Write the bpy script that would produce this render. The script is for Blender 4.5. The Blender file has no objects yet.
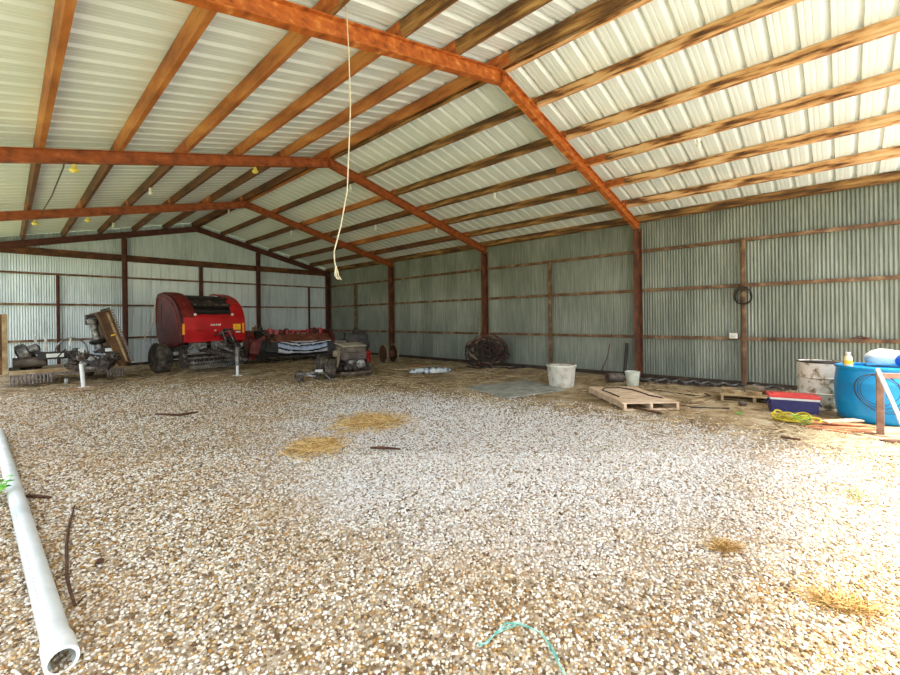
import bpy, math, random
import numpy as np
from mathutils import Matrix, Vector, Euler
random.seed(7); rng = np.random.default_rng(7)
S = bpy.context.scene
COL = S.collection
R = math.radians

# ------------------------------------------------------------------ mesh helpers
class MB:
    def __init__(s): s.v=[]; s.f=[]; s.m=[]; s.cur=0
    def add(s, vs, fs):
        o=len(s.v); s.v+= [tuple(x) for x in vs]
        for f in fs: s.f.append([i+o for i in f]); s.m.append(s.cur)
        return s
    def box(s, c, d, rot=None):
        x,y,z=d[0]/2,d[1]/2,d[2]/2
        vs=[Vector(p) for p in ((-x,-y,-z),(x,-y,-z),(x,y,-z),(-x,y,-z),(-x,-y,z),(x,-y,z),(x,y,z),(-x,y,z))]
        if rot is not None:
            m=Euler(rot).to_matrix(); vs=[m@p for p in vs]
        c=Vector(c)
        return s.add([p+c for p in vs], [(0,3,2,1),(4,5,6,7),(0,1,5,4),(1,2,6,5),(2,3,7,6),(3,0,4,7)])
    def sweep(s, sec, p0, p1, up=(0,0,1)):
        """closed section [(side, up)] swept from p0 to p1"""
        p0=Vector(p0); p1=Vector(p1); t=(p1-p0).normalized(); up=Vector(up)
        sd=t.cross(up).normalized(); u=sd.cross(t).normalized(); n=len(sec)
        vs=[p0+sd*a+u*b for a,b in sec]+[p1+sd*a+u*b for a,b in sec]
        fs=[(i,(i+1)%n,n+(i+1)%n,n+i) for i in range(n)]+[list(range(n))[::-1], list(range(n,2*n))]
        return s.add(vs,fs)
    def bar(s, p0, p1, w, h=None, up=(0,0,1)):
        h=h or w; t=(Vector(p1)-Vector(p0)).normalized()
        if abs(t.dot(Vector(up)))>.98: up=(0,1,0)
        return s.sweep([(-w/2,-h/2),(w/2,-h/2),(w/2,h/2),(-w/2,h/2)],p0,p1,up)
    def tube(s, pts, r, n=8, caps=True):
        pts=[Vector(p) for p in pts]; k=len(pts)
        rs=r if isinstance(r,(list,tuple)) else [r]*k
        t0=(pts[1]-pts[0]).normalized()
        a=Vector((0,0,1)) if abs(t0.z)<.9 else Vector((1,0,0))
        nv=t0.cross(a).normalized(); vs=[]
        for i,p in enumerate(pts):
            t=(pts[min(i+1,k-1)]-pts[max(i-1,0)]).normalized()
            nv=(nv-t*nv.dot(t)).normalized(); b=t.cross(nv)
            for j in range(n):
                an=2*math.pi*j/n; vs.append(p+(nv*math.cos(an)+b*math.sin(an))*rs[i])
        fs=[(i*n+j,i*n+(j+1)%n,(i+1)*n+(j+1)%n,(i+1)*n+j) for i in range(k-1) for j in range(n)]
        if caps: fs+=[list(range(n))[::-1], list(range((k-1)*n,k*n))]
        return s.add(vs,fs)
    def lathe(s, prof, n=24, mat=None, caps=True):
        """profile [(r,z)] spun round z, then moved by mat"""
        mat=mat or Matrix(); vs=[]; k=len(prof)
        for r,z in prof:
            for j in range(n):
                an=2*math.pi*j/n; vs.append(mat@Vector((r*math.cos(an),r*math.sin(an),z)))
        fs=[(i*n+j,i*n+(j+1)%n,(i+1)*n+(j+1)%n,(i+1)*n+j) for i in range(k-1) for j in range(n)]
        if caps: fs+=[list(range(n))[::-1], list(range((k-1)*n,k*n))]
        return s.add(vs,fs)
    def prism(s, poly, x0, x1):
        """poly [(y,z)] extruded along x"""
        n=len(poly); vs=[(x0,a,b) for a,b in poly]+[(x1,a,b) for a,b in poly]
        return s.add(vs,[(i,(i+1)%n,n+(i+1)%n,n+i) for i in range(n)]+[list(range(n))[::-1],list(range(n,2*n))])
    def strip(s, poly, x0, x1, t=.02):
        """open curve [(y,z)] as a bent sheet of thickness t, from x0 to x1"""
        out=[]; k=len(poly)
        for i in range(k):
            a=Vector(poly[max(i-1,0)]); b=Vector(poly[min(i+1,k-1)]); d=(b-a).normalized(); nn=Vector((d.y,-d.x))
            out.append((poly[i][0]+nn.x*t, poly[i][1]+nn.y*t))
        return s.prism(list(poly)+out[::-1],x0,x1)

def obj(name, mb, mat, parent=None, bevel=0, smooth=False, loc=None, rot=None, label=None):
    me=bpy.data.meshes.new(name); me.from_pydata(mb.v,[],mb.f); me.validate()
    mats=mat if isinstance(mat,list) else [mat]
    for m in mats: me.materials.append(m)
    if len(mats)>1 and len(me.polygons)==len(mb.m): me.polygons.foreach_set('material_index',mb.m)
    import bmesh
    bm=bmesh.new(); bm.from_mesh(me); bmesh.ops.recalc_face_normals(bm,faces=bm.faces); bm.to_mesh(me); bm.free()
    o=bpy.data.objects.new(name,me); COL.objects.link(o)
    if parent: o.parent=parent
    if loc: o.location=loc
    if rot: o.rotation_euler=rot
    if smooth:
        for p in me.polygons: p.use_smooth=True
        me.set_sharp_from_angle(angle=R(40))
    if bevel:
        b=o.modifiers.new('bevel','BEVEL'); b.width=bevel; b.segments=2; b.limit_method='ANGLE'; b.angle_limit=R(35)
    if label: o['label']=label
    return o
def tag(o,label,cat,group=None,kind=None):
    o['label']=label; o['category']=cat
    if group: o['group']=group
    if kind: o['kind']=kind
    return o
def thing(name,label,cat,loc=(0,0,0),rz=0,group=None):
    o=bpy.data.objects.new(name,None); COL.objects.link(o); o.location=loc; o.rotation_euler=(0,0,rz)
    o.empty_display_size=.2
    return tag(o,label,cat,group)
def npmesh(name, V, F, mat, smooth=False):
    """V (n,3), F (m,k)"""
    me=bpy.data.meshes.new(name); k=F.shape[1]
    me.vertices.add(len(V)); me.vertices.foreach_set('co',V.astype(np.float32).ravel())
    me.loops.add(F.size); me.loops.foreach_set('vertex_index',F.astype(np.int32).ravel())
    me.polygons.add(len(F)); me.polygons.foreach_set('loop_start',np.arange(0,F.size,k,dtype=np.int32))
    me.polygons.foreach_set('use_smooth',np.full(len(F),smooth))
    me.update(calc_edges=True); me.materials.append(mat)
    o=bpy.data.objects.new(name,me); COL.objects.link(o); return o

# ------------------------------------------------------------------ materials
class NT:
    def __init__(s,name):
        s.m=bpy.data.materials.new(name); s.m.use_nodes=True; s.t=s.m.node_tree; s.n=s.t.nodes
        s.b=s.n['Principled BSDF']
    def new(s,ty,**kw):
        x=s.n.new(ty)
        for k,v in kw.items(): setattr(x,k,v)
        return x
    def link(s,a,b): s.t.links.new(a,b)
    def coord(s,which='Object',scale=(1,1,1)):
        c=s.new('ShaderNodeTexCoord'); mp=s.new('ShaderNodeMapping'); mp.inputs['Scale'].default_value=scale
        s.link(c.outputs[which],mp.inputs['Vector']); return mp.outputs['Vector']
    def noise(s,vec,scale,detail=4,rough=.6,dist=0):
        x=s.new('ShaderNodeTexNoise'); x.inputs['Scale'].default_value=scale; x.inputs['Detail'].default_value=detail
        x.inputs['Roughness'].default_value=rough; x.inputs['Distortion'].default_value=dist
        s.link(vec,x.inputs['Vector']); return x.outputs['Fac']
    def ramp(s,fac,stops,interp='LINEAR'):
        x=s.new('ShaderNodeValToRGB'); e=x.color_ramp.elements; x.color_ramp.interpolation=interp
        while len(e)<len(stops): e.new(.5)
        for i,(p,c) in enumerate(stops):
            e[i].position=p; e[i].color=(*c,1) if len(c)==3 else c
        s.link(fac,x.inputs['Fac']); return x.outputs['Color']
    def mix(s,fac,a,b,mode='MIX'):
        x=s.new('ShaderNodeMix',data_type='RGBA',blend_type=mode)
        for sock,val in ((x.inputs[0],fac),(x.inputs[6],a),(x.inputs[7],b)):
            if hasattr(val,'links'): s.link(val,sock)
            else: sock.default_value=val if not isinstance(val,tuple) or len(val)==4 else (*val,1)
        return x.outputs[2]
    def math(s,op,a,b=0,clamp=False):
        x=s.new('ShaderNodeMath',operation=op,use_clamp=clamp)
        for sock,val in zip(x.inputs,(a,b)):
            if hasattr(val,'links'): s.link(val,sock)
            else: sock.default_value=val
        return x.outputs[0]
    def bump(s,h,strength=.3,dist=.01):
        x=s.new('ShaderNodeBump'); x.inputs['Strength'].default_value=strength; x.inputs['Distance'].default_value=dist
        s.link(h,x.inputs['Height']); s.link(x.outputs['Normal'],s.b.inputs['Normal'])
    def out(s,col,rough=.6,metal=0,spec=.5):
        if hasattr(col,'links'): s.link(col,s.b.inputs['Base Color'])
        else: s.b.inputs['Base Color'].default_value=(*col,1)
        if hasattr(rough,'links'): s.link(rough,s.b.inputs['Roughness'])
        else: s.b.inputs['Roughness'].default_value=rough
        s.b.inputs['Metallic'].default_value=metal; s.b.inputs['Specular IOR Level'].default_value=spec
        return s.m
def lin(*c): return tuple(((x/255)/12.92 if x/255<=.04045 else ((x/255+.055)/1.055)**2.4) for x in c)
def simple(name, stops, scale=6, rough=.6, metal=0, stretch=(1,1,1), bump=.15, detail=5, spec=.4):
    """stops: [(pos, srgb255)]"""
    t=NT(name); v=t.coord('Object',stretch); n=t.noise(v,scale,detail)
    c=t.ramp(n,[(p,lin(*c)) for p,c in stops])
    if bump: t.bump(n,bump,.01)
    return t.out(c,rough,metal,spec)

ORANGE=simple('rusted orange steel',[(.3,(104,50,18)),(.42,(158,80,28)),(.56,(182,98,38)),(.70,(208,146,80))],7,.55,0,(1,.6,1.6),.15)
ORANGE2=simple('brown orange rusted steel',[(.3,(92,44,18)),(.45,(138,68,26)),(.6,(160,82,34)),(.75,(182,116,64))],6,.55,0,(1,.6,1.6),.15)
RUSTPUR=simple('rusted purlin steel',[(.3,(120,64,24)),(.5,(166,98,44)),(.7,(196,132,70))],3,.6,0,(1,.35,1.6),.12)
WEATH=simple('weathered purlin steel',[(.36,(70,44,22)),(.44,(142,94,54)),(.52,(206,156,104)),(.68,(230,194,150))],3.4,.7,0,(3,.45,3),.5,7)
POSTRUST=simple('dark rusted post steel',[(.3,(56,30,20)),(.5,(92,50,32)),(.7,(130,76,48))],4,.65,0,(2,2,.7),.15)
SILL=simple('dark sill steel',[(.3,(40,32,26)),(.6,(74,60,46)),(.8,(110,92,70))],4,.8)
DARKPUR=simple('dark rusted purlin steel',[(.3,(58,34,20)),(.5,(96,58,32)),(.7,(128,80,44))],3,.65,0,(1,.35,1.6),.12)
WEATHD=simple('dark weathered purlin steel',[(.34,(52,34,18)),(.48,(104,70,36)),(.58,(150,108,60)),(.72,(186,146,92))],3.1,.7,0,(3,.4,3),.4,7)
GIRT=simple('rusted girt steel',[(.3,(72,50,34)),(.5,(114,82,56)),(.7,(156,128,100))],4,.7,0,(1,1,1),.2)
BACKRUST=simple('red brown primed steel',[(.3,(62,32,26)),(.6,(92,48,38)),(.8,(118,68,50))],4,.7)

def galvanised(name, axis, sheet, base, tone):
    t=NT(name); v=t.coord('Object'); sp=t.new('ShaderNodeSeparateXYZ'); t.link(v,sp.inputs[0])
    a=sp.outputs[axis]; fl=t.math('FLOOR',t.math('DIVIDE',a,sheet))
    wn=t.new('ShaderNodeTexWhiteNoise',noise_dimensions='1D'); t.link(fl,wn.inputs['W'])
    st=t.noise(t.coord('Object',(7,7,.5)),2.2,5,.65)
    bl=t.noise(v,.7,3,.5); sg=t.noise(v,26,2,.5)
    f=t.math('ADD',t.math('MULTIPLY',wn.outputs[0],.14),t.math('ADD',t.math('MULTIPLY',st,.75),t.math('MULTIPLY',bl,.45)))
    c=t.ramp(f,[(.30,lin(*base[0])),(.62,lin(*base[1])),(.95,lin(*base[2]))])
    rs=t.noise(t.coord('Object',(5,5,.8)),1.3,6,.7); c=t.mix(t.ramp(rs,[(.62,(0,0,0)),(.80,(.7,.7,.7))]),c,lin(*tone))
    t.bump(sg,.05,.005)
    return t.out(c,.45,.2,.5)
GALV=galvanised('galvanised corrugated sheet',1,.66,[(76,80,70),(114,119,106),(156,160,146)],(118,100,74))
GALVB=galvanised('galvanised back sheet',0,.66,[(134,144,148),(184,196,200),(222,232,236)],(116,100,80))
PANEL=galvanised('pale ribbed panel',0,.914,[(186,200,204),(218,228,230),(236,242,242)],(150,140,118))
def roofmat():
    t=NT('white roof panel'); v=t.coord('Object'); n=t.noise(v,.8,4)
    c=t.ramp(n,[(.3,lin(214,222,220)),(.7,lin(230,236,234))]); return t.out(c,.26,.0,.8)
ROOF=roofmat()

def floormat():
    t=NT('crushed river gravel'); v=t.coord('Object'); sp=t.new('ShaderNodeSeparateXYZ'); t.link(v,sp.inputs[0])
    wob=t.noise(v,7,2); 
    vo=t.new('ShaderNodeTexVoronoi'); vo.inputs['Scale'].default_value=36; t.link(v,vo.inputs['Vector'])
    vo2=t.new('ShaderNodeTexVoronoi'); vo2.inputs['Scale'].default_value=17; t.link(v,vo2.inputs['Vector'])
    s1=t.new('ShaderNodeSeparateColor'); t.link(vo.outputs['Color'],s1.inputs[0])
    s2=t.new('ShaderNodeSeparateColor'); t.link(vo2.outputs['Color'],s2.inputs[0])
    pal=[(0,lin(60,44,28)),(.15,lin(104,80,50)),(.35,lin(150,128,94)),(.55,lin(190,176,150)),(.75,lin(138,120,92)),(1,lin(218,210,192))]
    g=t.mix(.35,t.ramp(s1.outputs[0],pal),t.ramp(s2.outputs[0],pal))
    big=t.noise(v,.55,5,.6); g=t.mix(t.ramp(big,[(.45,(0,0,0)),(.68,(.4,.4,.4))]),g,lin(176,146,108),'MIX')
    # earth and chaff beyond the gravel
    en=t.noise(t.coord('Object',(1,1.0,1)),1.6,8,.7); en2=t.noise(v,9,6,.7)
    e=t.ramp(en,[(.3,lin(100,82,58)),(.46,lin(154,132,98)),(.58,lin(190,172,138)),(.72,lin(210,200,174))])
    e=t.mix(t.ramp(en2,[(.4,(0,0,0)),(.7,(.6,.6,.6))]),e,lin(116,90,58))
    ex=t.math('POWER',t.math('DIVIDE',t.math('MAXIMUM',sp.outputs[0],0),6.9),2.2); ey=t.math('POWER',t.math('DIVIDE',t.math('MAXIMUM',sp.outputs[1],0),13.0),2.2); ex=t.math('MULTIPLY',ex,t.math('MULTIPLY_ADD',sp.outputs[1],.5,True) if False else t.ramp(t.math('ADD',t.math('MULTIPLY',sp.outputs[1],.5),1.2,True),[(0,(0,0,0)),(1,(1,1,1))]))
    d=t.math('ADD',t.math('ADD',ex,ey),t.math('MULTIPLY',t.math('SUBTRACT',t.noise(v,.9,6,.65),.5),.9))
    msk=t.ramp(d,[(.86,(0,0,0)),(1.12,(1,1,1))])
    # pale dust in front of the right wall
    c=t.mix(msk,g,e)
    dust=t.math('MULTIPLY',t.ramp(sp.outputs[1],[(0,(1,1,1)),(1,(1,1,1))]),1)
    t.link(c,t.b.inputs['Base Color'])
    h=t.math('ADD',t.math('MULTIPLY',vo.outputs['Distance'],-1),t.math('MULTIPLY',en2,.6))
    t.bump(h,.55,.02); t.b.inputs['Roughness'].default_value=.85; t.b.inputs['Specular IOR Level'].default_value=.25
    return t.m
FLOOR=floormat()
def stonemat():
    t=NT('loose pebbles'); g=t.new('ShaderNodeNewGeometry'); v=t.coord('Object')
    pal=[(0,lin(104,78,52)),(.07,lin(166,126,70)),(.19,lin(200,172,124)),(.32,lin(212,200,176)),(.46,lin(220,213,196)),(.64,lin(170,155,130)),(.78,lin(234,229,216)),(.92,lin(112,90,62))]
    c=t.ramp(g.outputs['Random Per Island'],pal,'CONSTANT')
    big=t.noise(v,.9,4,.6); c=t.mix(t.ramp(big,[(.47,(0,0,0)),(.70,(.4,.4,.4))]),c,lin(172,130,72))
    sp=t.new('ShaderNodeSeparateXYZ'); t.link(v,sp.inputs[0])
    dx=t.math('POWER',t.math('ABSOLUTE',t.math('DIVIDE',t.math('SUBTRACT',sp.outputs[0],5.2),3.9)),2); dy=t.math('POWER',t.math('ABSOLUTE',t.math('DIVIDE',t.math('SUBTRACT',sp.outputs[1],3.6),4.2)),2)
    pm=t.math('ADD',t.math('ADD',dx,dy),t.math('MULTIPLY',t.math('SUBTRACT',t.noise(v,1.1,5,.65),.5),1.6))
    c=t.mix(t.ramp(pm,[(.35,(.55,.55,.55)),(1.2,(0,0,0))]),c,lin(226,228,228))     # pale light on ground at a grazing angle, put into the colour
    return t.out(c,.75,0,.3)
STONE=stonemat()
def strawmat(name,cols):
    t=NT(name); g=t.new('ShaderNodeNewGeometry')
    return t.out(t.ramp(g.outputs['Random Per Island'],[(i/(len(cols)-1),lin(*c)) for i,c in enumerate(cols)]),.8)
STRAW=strawmat('dry straw',[(120,86,40),(178,136,70),(206,170,104),(224,198,140)])
CHAFF=strawmat('old hay litter',[(84,66,42),(130,106,70),(172,148,106),(204,184,144)])
HAYP=strawmat('pale hay',[(160,140,104),(196,178,142),(222,208,176)])
GREEN=strawmat('fresh green leaf',[(60,130,40),(96,176,60),(140,210,80)])
GRASS=simple('field grass',[(.3,(70,100,40)),(.7,(120,140,70))],3,.9)

RED=simple('red machine paint',[(.3,(164,14,20)),(.6,(196,22,28)),(.8,(208,44,44))],2,.32,0,bump=.02,spec=.5)
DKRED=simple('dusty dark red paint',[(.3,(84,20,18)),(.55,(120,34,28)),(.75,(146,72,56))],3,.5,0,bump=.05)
SHIELD=simple('shade darkened red shield paint',[(.3,(58,18,16)),(.55,(84,26,22)),(.75,(112,48,40))],3,.5,0,bump=.05)  # red darkened: shade of the side turned from the light, put into the colour
BLACK=simple('black steel',[(.3,(22,20,19)),(.7,(52,46,42))],6,.5)
RUBBER=simple('dusty rubber',[(.32,(40,35,31)),(.52,(78,70,61)),(.72,(124,112,98))],6,.85)
STEEL=simple('bare grey steel',[(.32,(66,64,62)),(.5,(120,118,114)),(.7,(188,184,178))],8,.45,.4)
DIRTY=simple('greasy machinery steel',[(.36,(22,18,15)),(.5,(54,45,38)),(.64,(108,95,82))],14,.6,.1,bump=.4)
GREYPAINT=simple('faded grey paint',[(.3,(66,57,50)),(.55,(98,87,77)),(.75,(138,125,112))],5,.55)
TAN=simple('dusty tan paint',[(.3,(112,88,58)),(.5,(158,134,98)),(.7,(194,174,136))],4,.7)
BROWN=simple('brown rusted underside',[(.3,(60,38,20)),(.55,(98,66,34)),(.75,(140,100,56))],3,.7)
PURPLE=simple('chain guard steel',[(.3,(84,76,74)),(.6,(140,128,122)),(.8,(176,166,158))],14,.6)
WHITE=simple('white paint',[(.3,(206,206,200)),(.7,(240,240,236))],4,.45,bump=.03)
PVC=simple('white pvc',[(.3,(196,202,196)),(.6,(226,230,224)),(.8,(238,240,236))],3,.4,bump=.02)
YELLOW=simple('yellow decal',[(.3,(240,190,30)),(.7,(250,206,60))],4,.45,bump=0)
AMBER=simple('amber reflector',[(.3,(250,140,30)),(.7,(255,180,60))],4,.25,bump=0)
TWINE=simple('pale twine',[(.3,(190,176,146)),(.7,(222,212,190))],20,.8)
TEAL=simple('teal baling twine',[(.4,(80,160,140)),(.6,(176,220,206))],20,.7)
TUB=simple('dirty white plastic',[(.3,(172,160,134)),(.48,(214,210,196)),(.7,(232,230,222))],5,.5)
WOOD=simple('pale pallet wood',[(.3,(158,128,98)),(.5,(206,178,146)),(.7,(230,208,180))],4,.8,0,(1,6,1))
GREYWOOD=simple('grey weathered wood',[(.3,(84,74,58)),(.5,(132,118,94)),(.7,(170,154,124))],5,.85,0,(5,1,5))
REDWOOD=simple('reddish board',[(.3,(130,70,42)),(.5,(190,120,80)),(.7,(222,170,128))],5,.75,0,(1,5,1))
DARKWOOD=simple('dark stick bark',[(.3,(50,30,18)),(.6,(96,62,38)),(.8,(124,86,56))],20,.85)
CARDB=simple('grey mat',[(.3,(112,112,102)),(.5,(146,147,136)),(.7,(170,170,158))],4,.85)
COILM=simple('dark coiled cable',[(.3,(26,20,17)),(.55,(56,44,36)),(.75,(100,82,66))],6,.7)
BLUE=simple('blue plastic',[(.3,(10,126,188)),(.55,(18,146,208)),(.8,(70,172,220))],2,.35,bump=.02)
NAVY=simple('navy plastic',[(.3,(40,40,86)),(.7,(62,62,112))],3,.45,bump=.02)
COOLRED=simple('red cooler lid',[(.3,(196,52,50)),(.7,(226,84,78))],3,.45,bump=.02)
def drummat():
    t=NT('peeling drum paint'); n=t.noise(t.coord('Object'),4.5,6,.65)
    c=t.ramp(n,[(.36,lin(84,70,52)),(.42,lin(160,142,112)),(.48,lin(222,214,198)),(.7,lin(242,238,230))]); t.bump(n,.2,.01); return t.out(c,.7)
DRUM=drummat()
BAG=simple('white sack',[(.3,(200,200,198)),(.7,(232,232,228))],5,.7)
BLUEC=simple('blue print',[(.3,(24,70,160)),(.7,(44,96,190))],5,.6)
HOSE=simple('yellow strap',[(.3,(150,130,30)),(.6,(206,188,54)),(.8,(226,214,100))],7,.6)
BULBG=simple('frosted bulb glass',[(.3,(226,224,210)),(.7,(240,238,228))],5,.3,bump=0)
YBULB=simple('yellowed bulb glass',[(.3,(204,186,80)),(.7,(226,210,110))],5,.3,bump=0)
def curtainmat():
    t=NT('striped canvas'); v=t.coord('Generated'); sp=t.new('ShaderNodeSeparateXYZ'); t.link(v,sp.inputs[0])
    xx=t.math('SUBTRACT',sp.outputs[0],.52); z=t.math('ADD',t.math('ADD',sp.outputs[2],t.math('MULTIPLY',t.math('MULTIPLY',xx,xx),-1.5)),t.math('MULTIPLY',t.math('SUBTRACT',t.noise(v,2.2,3),.35),.35))
    c=t.ramp(z,[(0,lin(210,214,220)),(.16,lin(26,30,46)),(.28,lin(190,204,226)),(.50,lin(150,172,206)),(.58,lin(24,28,44)),(.68,lin(214,218,226)),(.80,lin(28,32,46)),(.90,lin(220,222,226))],'CONSTANT')
    return t.out(c,.7)
CURT=curtainmat()

# ------------------------------------------------------------------ the building
XR=5.444; HW=5.9; PIT=.2412; ZR=5.357          # ridge line, half span, pitch, rafter underside at ridge
XL, XW = -.46, 11.344
FY=[3.93,9.09,14.26,19.45]; Y0,Y1=-1.35,19.72
CS=math.cos(math.atan(PIT))
zr=lambda x: ZR-PIT*abs(x-XR)
DR=.21/CS; DP=.40/CS                             # rafter top, purlin top above underside
# ground
mb=MB(); mb.add([(-1.0,-2.0,0),(11.7,-2.0,0),(11.7,19.7,0),(-1.0,19.7,0)],[(0,1,2,3)])
tag(obj('floor',mb,FLOOR),'gravel and earth floor of the barn','floor',kind='structure')
mb=MB(); mb.add([(-60,-60,-.03),(60,-60,-.03),(60,70,-.03),(-60,70,-.03)],[(0,1,2,3)])
APRON=simple('rough dry field grass',[(.3,(120,128,86)),(.7,(170,170,124))],1.2,.9)
tag(obj('ground',mb,APRON),'open grass field outside the barn','ground',kind='structure')

mb=MB(); mb.add([(-3,-16,-.01),(26,-16,-.01),(26,-2.0,-.01),(-3,-2.0,-.01)],[(0,1,2,3)])
tag(obj('bounce_yard',mb,simple('pale bounce ground',[(.3,(190,184,170)),(.7,(222,218,206))],1.5,.9)),'unseen pale ground added before the open end of the barn to bounce light inside','bounce_yard',kind='structure')  # unseen pale plane, added to bounce sunlight up onto the roof
# roof sheets: ribbed profile along Y, straight down each slope
def roof_slope(sgn):
    ys=[]; y=Y0; p=.3048
    while y<Y1:
        ys+=[(y,0),(y+.065,0),(y+.072,.003),(y+.088,.003),(y+.095,0),(y+.135,0),(y+.142,.003),(y+.158,.003),(y+.165,0),(y+.200,0),(y+.216,.048),(y+.254,.048),(y+.300,0)]
        y+=p
    return ys
mb=MB()
for sgn in (-1,1):
    ys=roof_slope(sgn); n=len(ys); rows=[XR, XR+sgn*3, XR+sgn*6.3]
    vs=[(x,y,zr(x)+DP+h/CS) for x in rows for y,h in ys]
    mb.add(vs,[(r*n+i,r*n+i+1,(r+1)*n+i+1,(r+1)*n+i) for r in range(2) for i in range(n-1)])
tag(obj('ceiling',mb,ROOF),'white ribbed metal roof sheets seen from below','roof',kind='structure')
mb=MB(); zt=ZR+DP+.045
mb.add([(XR-.2,Y0,zt-.05),(XR,Y0,zt),(XR+.2,Y0,zt-.05),(XR-.2,Y1,zt-.05),(XR,Y1,zt),(XR+.2,Y1,zt-.05)],[(0,1,4,3),(1,2,5,4)])
tag(obj('trim_1',mb,ROOF),'ridge cap along the top of the roof','roof trim',kind='structure')

# right wall, corrugated
XS=11.62; mb=MB(); vs=[]; k=8; pit=.064; ncol=int((Y1-Y0)/pit*k)+1
ztop=zr(XS)+DP-.005
for i in range(ncol):
    y=Y0+i*pit/k; x=XS+.008*math.cos(2*math.pi*i/k); vs+=[(x,y,.03),(x,y,ztop)]
mb.add(vs,[(2*i,2*i+2,2*i+3,2*i+1) for i in range(ncol-1)])
tag(obj('wall_right',mb,GALV,smooth=False),'galvanised corrugated right wall','wall',kind='structure')
for p in bpy.data.objects['wall_right'].data.polygons: p.use_smooth=True
# back wall: corrugated sheets, with a panelled infill of the old doorway between the two tall posts
YB=19.66; D0,D1,DZ=3.02,7.94,4.02
mb=MB()
def corr(x0,x1,zb,zt):
    vs=[]; n=int((x1-x0)/pit*k)+1
    for i in range(n):
        x=x0+i*(x1-x0)/(n-1); y=YB+.006*math.cos(2*math.pi*x/pit); vs+=[(x,y,zb(x)),(x,y,zt(x))]
    mb.add(vs,[(2*i,2*i+2,2*i+3,2*i+1) for i in range(n-1)])
top=lambda x: zr(x)+DP-.004
mb.cur=0
corr(-.62,D0,lambda x:.03,top); corr(D0,D1,lambda x:DZ-.05,top); corr(D1,XS,lambda x:.03,top)
mb.cur=1; vs=[]; x=D0
xs=[]
while x<D1: xs+=[(x,0),(x+.105,0),(x+.115,.006),(x+.13,.006),(x+.14,0),(x+.205,0),(x+.217,.055),(x+.275,.055),(x+.29,0)]; x+=.3048
for x,h in xs:
    x=min(x,D1); vs+=[(x,YB+.02+h,.03),(x,YB+.02+h,DZ)]
mb.add(vs,[(2*i,2*i+2,2*i+3,2*i+1) for i in range(len(xs)-1)])
tag(obj('wall_back',mb,[GALVB,PANEL]),'galvanised corrugated back wall with a paler panelled infill of the old doorway','wall',kind='structure')
# base sills
mb=MB(); mb.bar((XS-.05,Y0,.06),(XS-.05,Y1-.1,.06),.08,.10); tag(obj('baseboard_right',mb,SILL),'dark rusty sill angle along the foot of the right wall','sill',kind='structure')
mb=MB(); mb.bar((-.6,YB-.06,.05),(XS-.1,YB-.06,.05),.08,.10); tag(obj('baseboard_back',mb,SILL),'dark rusty sill angle along the foot of the back wall','sill',kind='structure')

# frames
def isec(d,w,tf=.012,tw=.009):
    return [(-w/2,0),(w/2,0),(w/2,tf),(tw/2,tf),(tw/2,d-tf),(w/2,d-tf),(w/2,d),(-w/2,d),(-w/2,d-tf),(-tw/2,d-tf),(-tw/2,tf),(-w/2,tf)]
OFFS={-1:[.12,1.13,2.13,3.12,4.10,5.08],1:[.02,.95,2.0,3.03,4.04,5.08]}
fl=['rusty orange steel rafter frame nearest the camera, crossing the top of the photo','second rusty steel rafter frame from the camera, its post behind the coiled cable pile',
    'third rusty steel rafter frame from the camera, its post behind the cable spool','rusty steel rafter frame set against the far back wall']
for i,y in enumerate(FY):
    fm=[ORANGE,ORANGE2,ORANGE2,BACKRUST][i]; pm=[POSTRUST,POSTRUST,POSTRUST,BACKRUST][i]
    t=thing('rafter_frame',fl[i],'steel frame',(XR,y,0),0,'steel rafter frames of the barn')
    for s in (-1,1):
        n=Vector((s*PIT,0,1)).normalized()
        mb=MB(); mb.sweep(isec(.21,.115),(0,0,ZR),(s*(HW+.2),0,ZR-PIT*(HW+.2)),n)
        mb.box((s*.02,0,ZR+.1),(.02,.13,.2))
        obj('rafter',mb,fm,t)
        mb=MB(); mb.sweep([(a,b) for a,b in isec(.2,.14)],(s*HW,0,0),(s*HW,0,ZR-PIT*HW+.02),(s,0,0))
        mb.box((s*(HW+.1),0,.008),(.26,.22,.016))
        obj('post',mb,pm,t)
        for o in OFFS[s]:
            mb=MB(); c=Vector((s*(o-.055),0,zr(XR+o)+DR+.07))
            mb.box(c+Vector((0,0,.005)),(.008,.09,.15),(0,-s*-math.atan(PIT),0)); mb.box(c+Vector((-s*.03,0,-.07)),(.07,.09,.008),(0,s*math.atan(PIT),0))
            obj('purlin_clip',mb,ORANGE if i<3 else BACKRUST,t)
    
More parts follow.
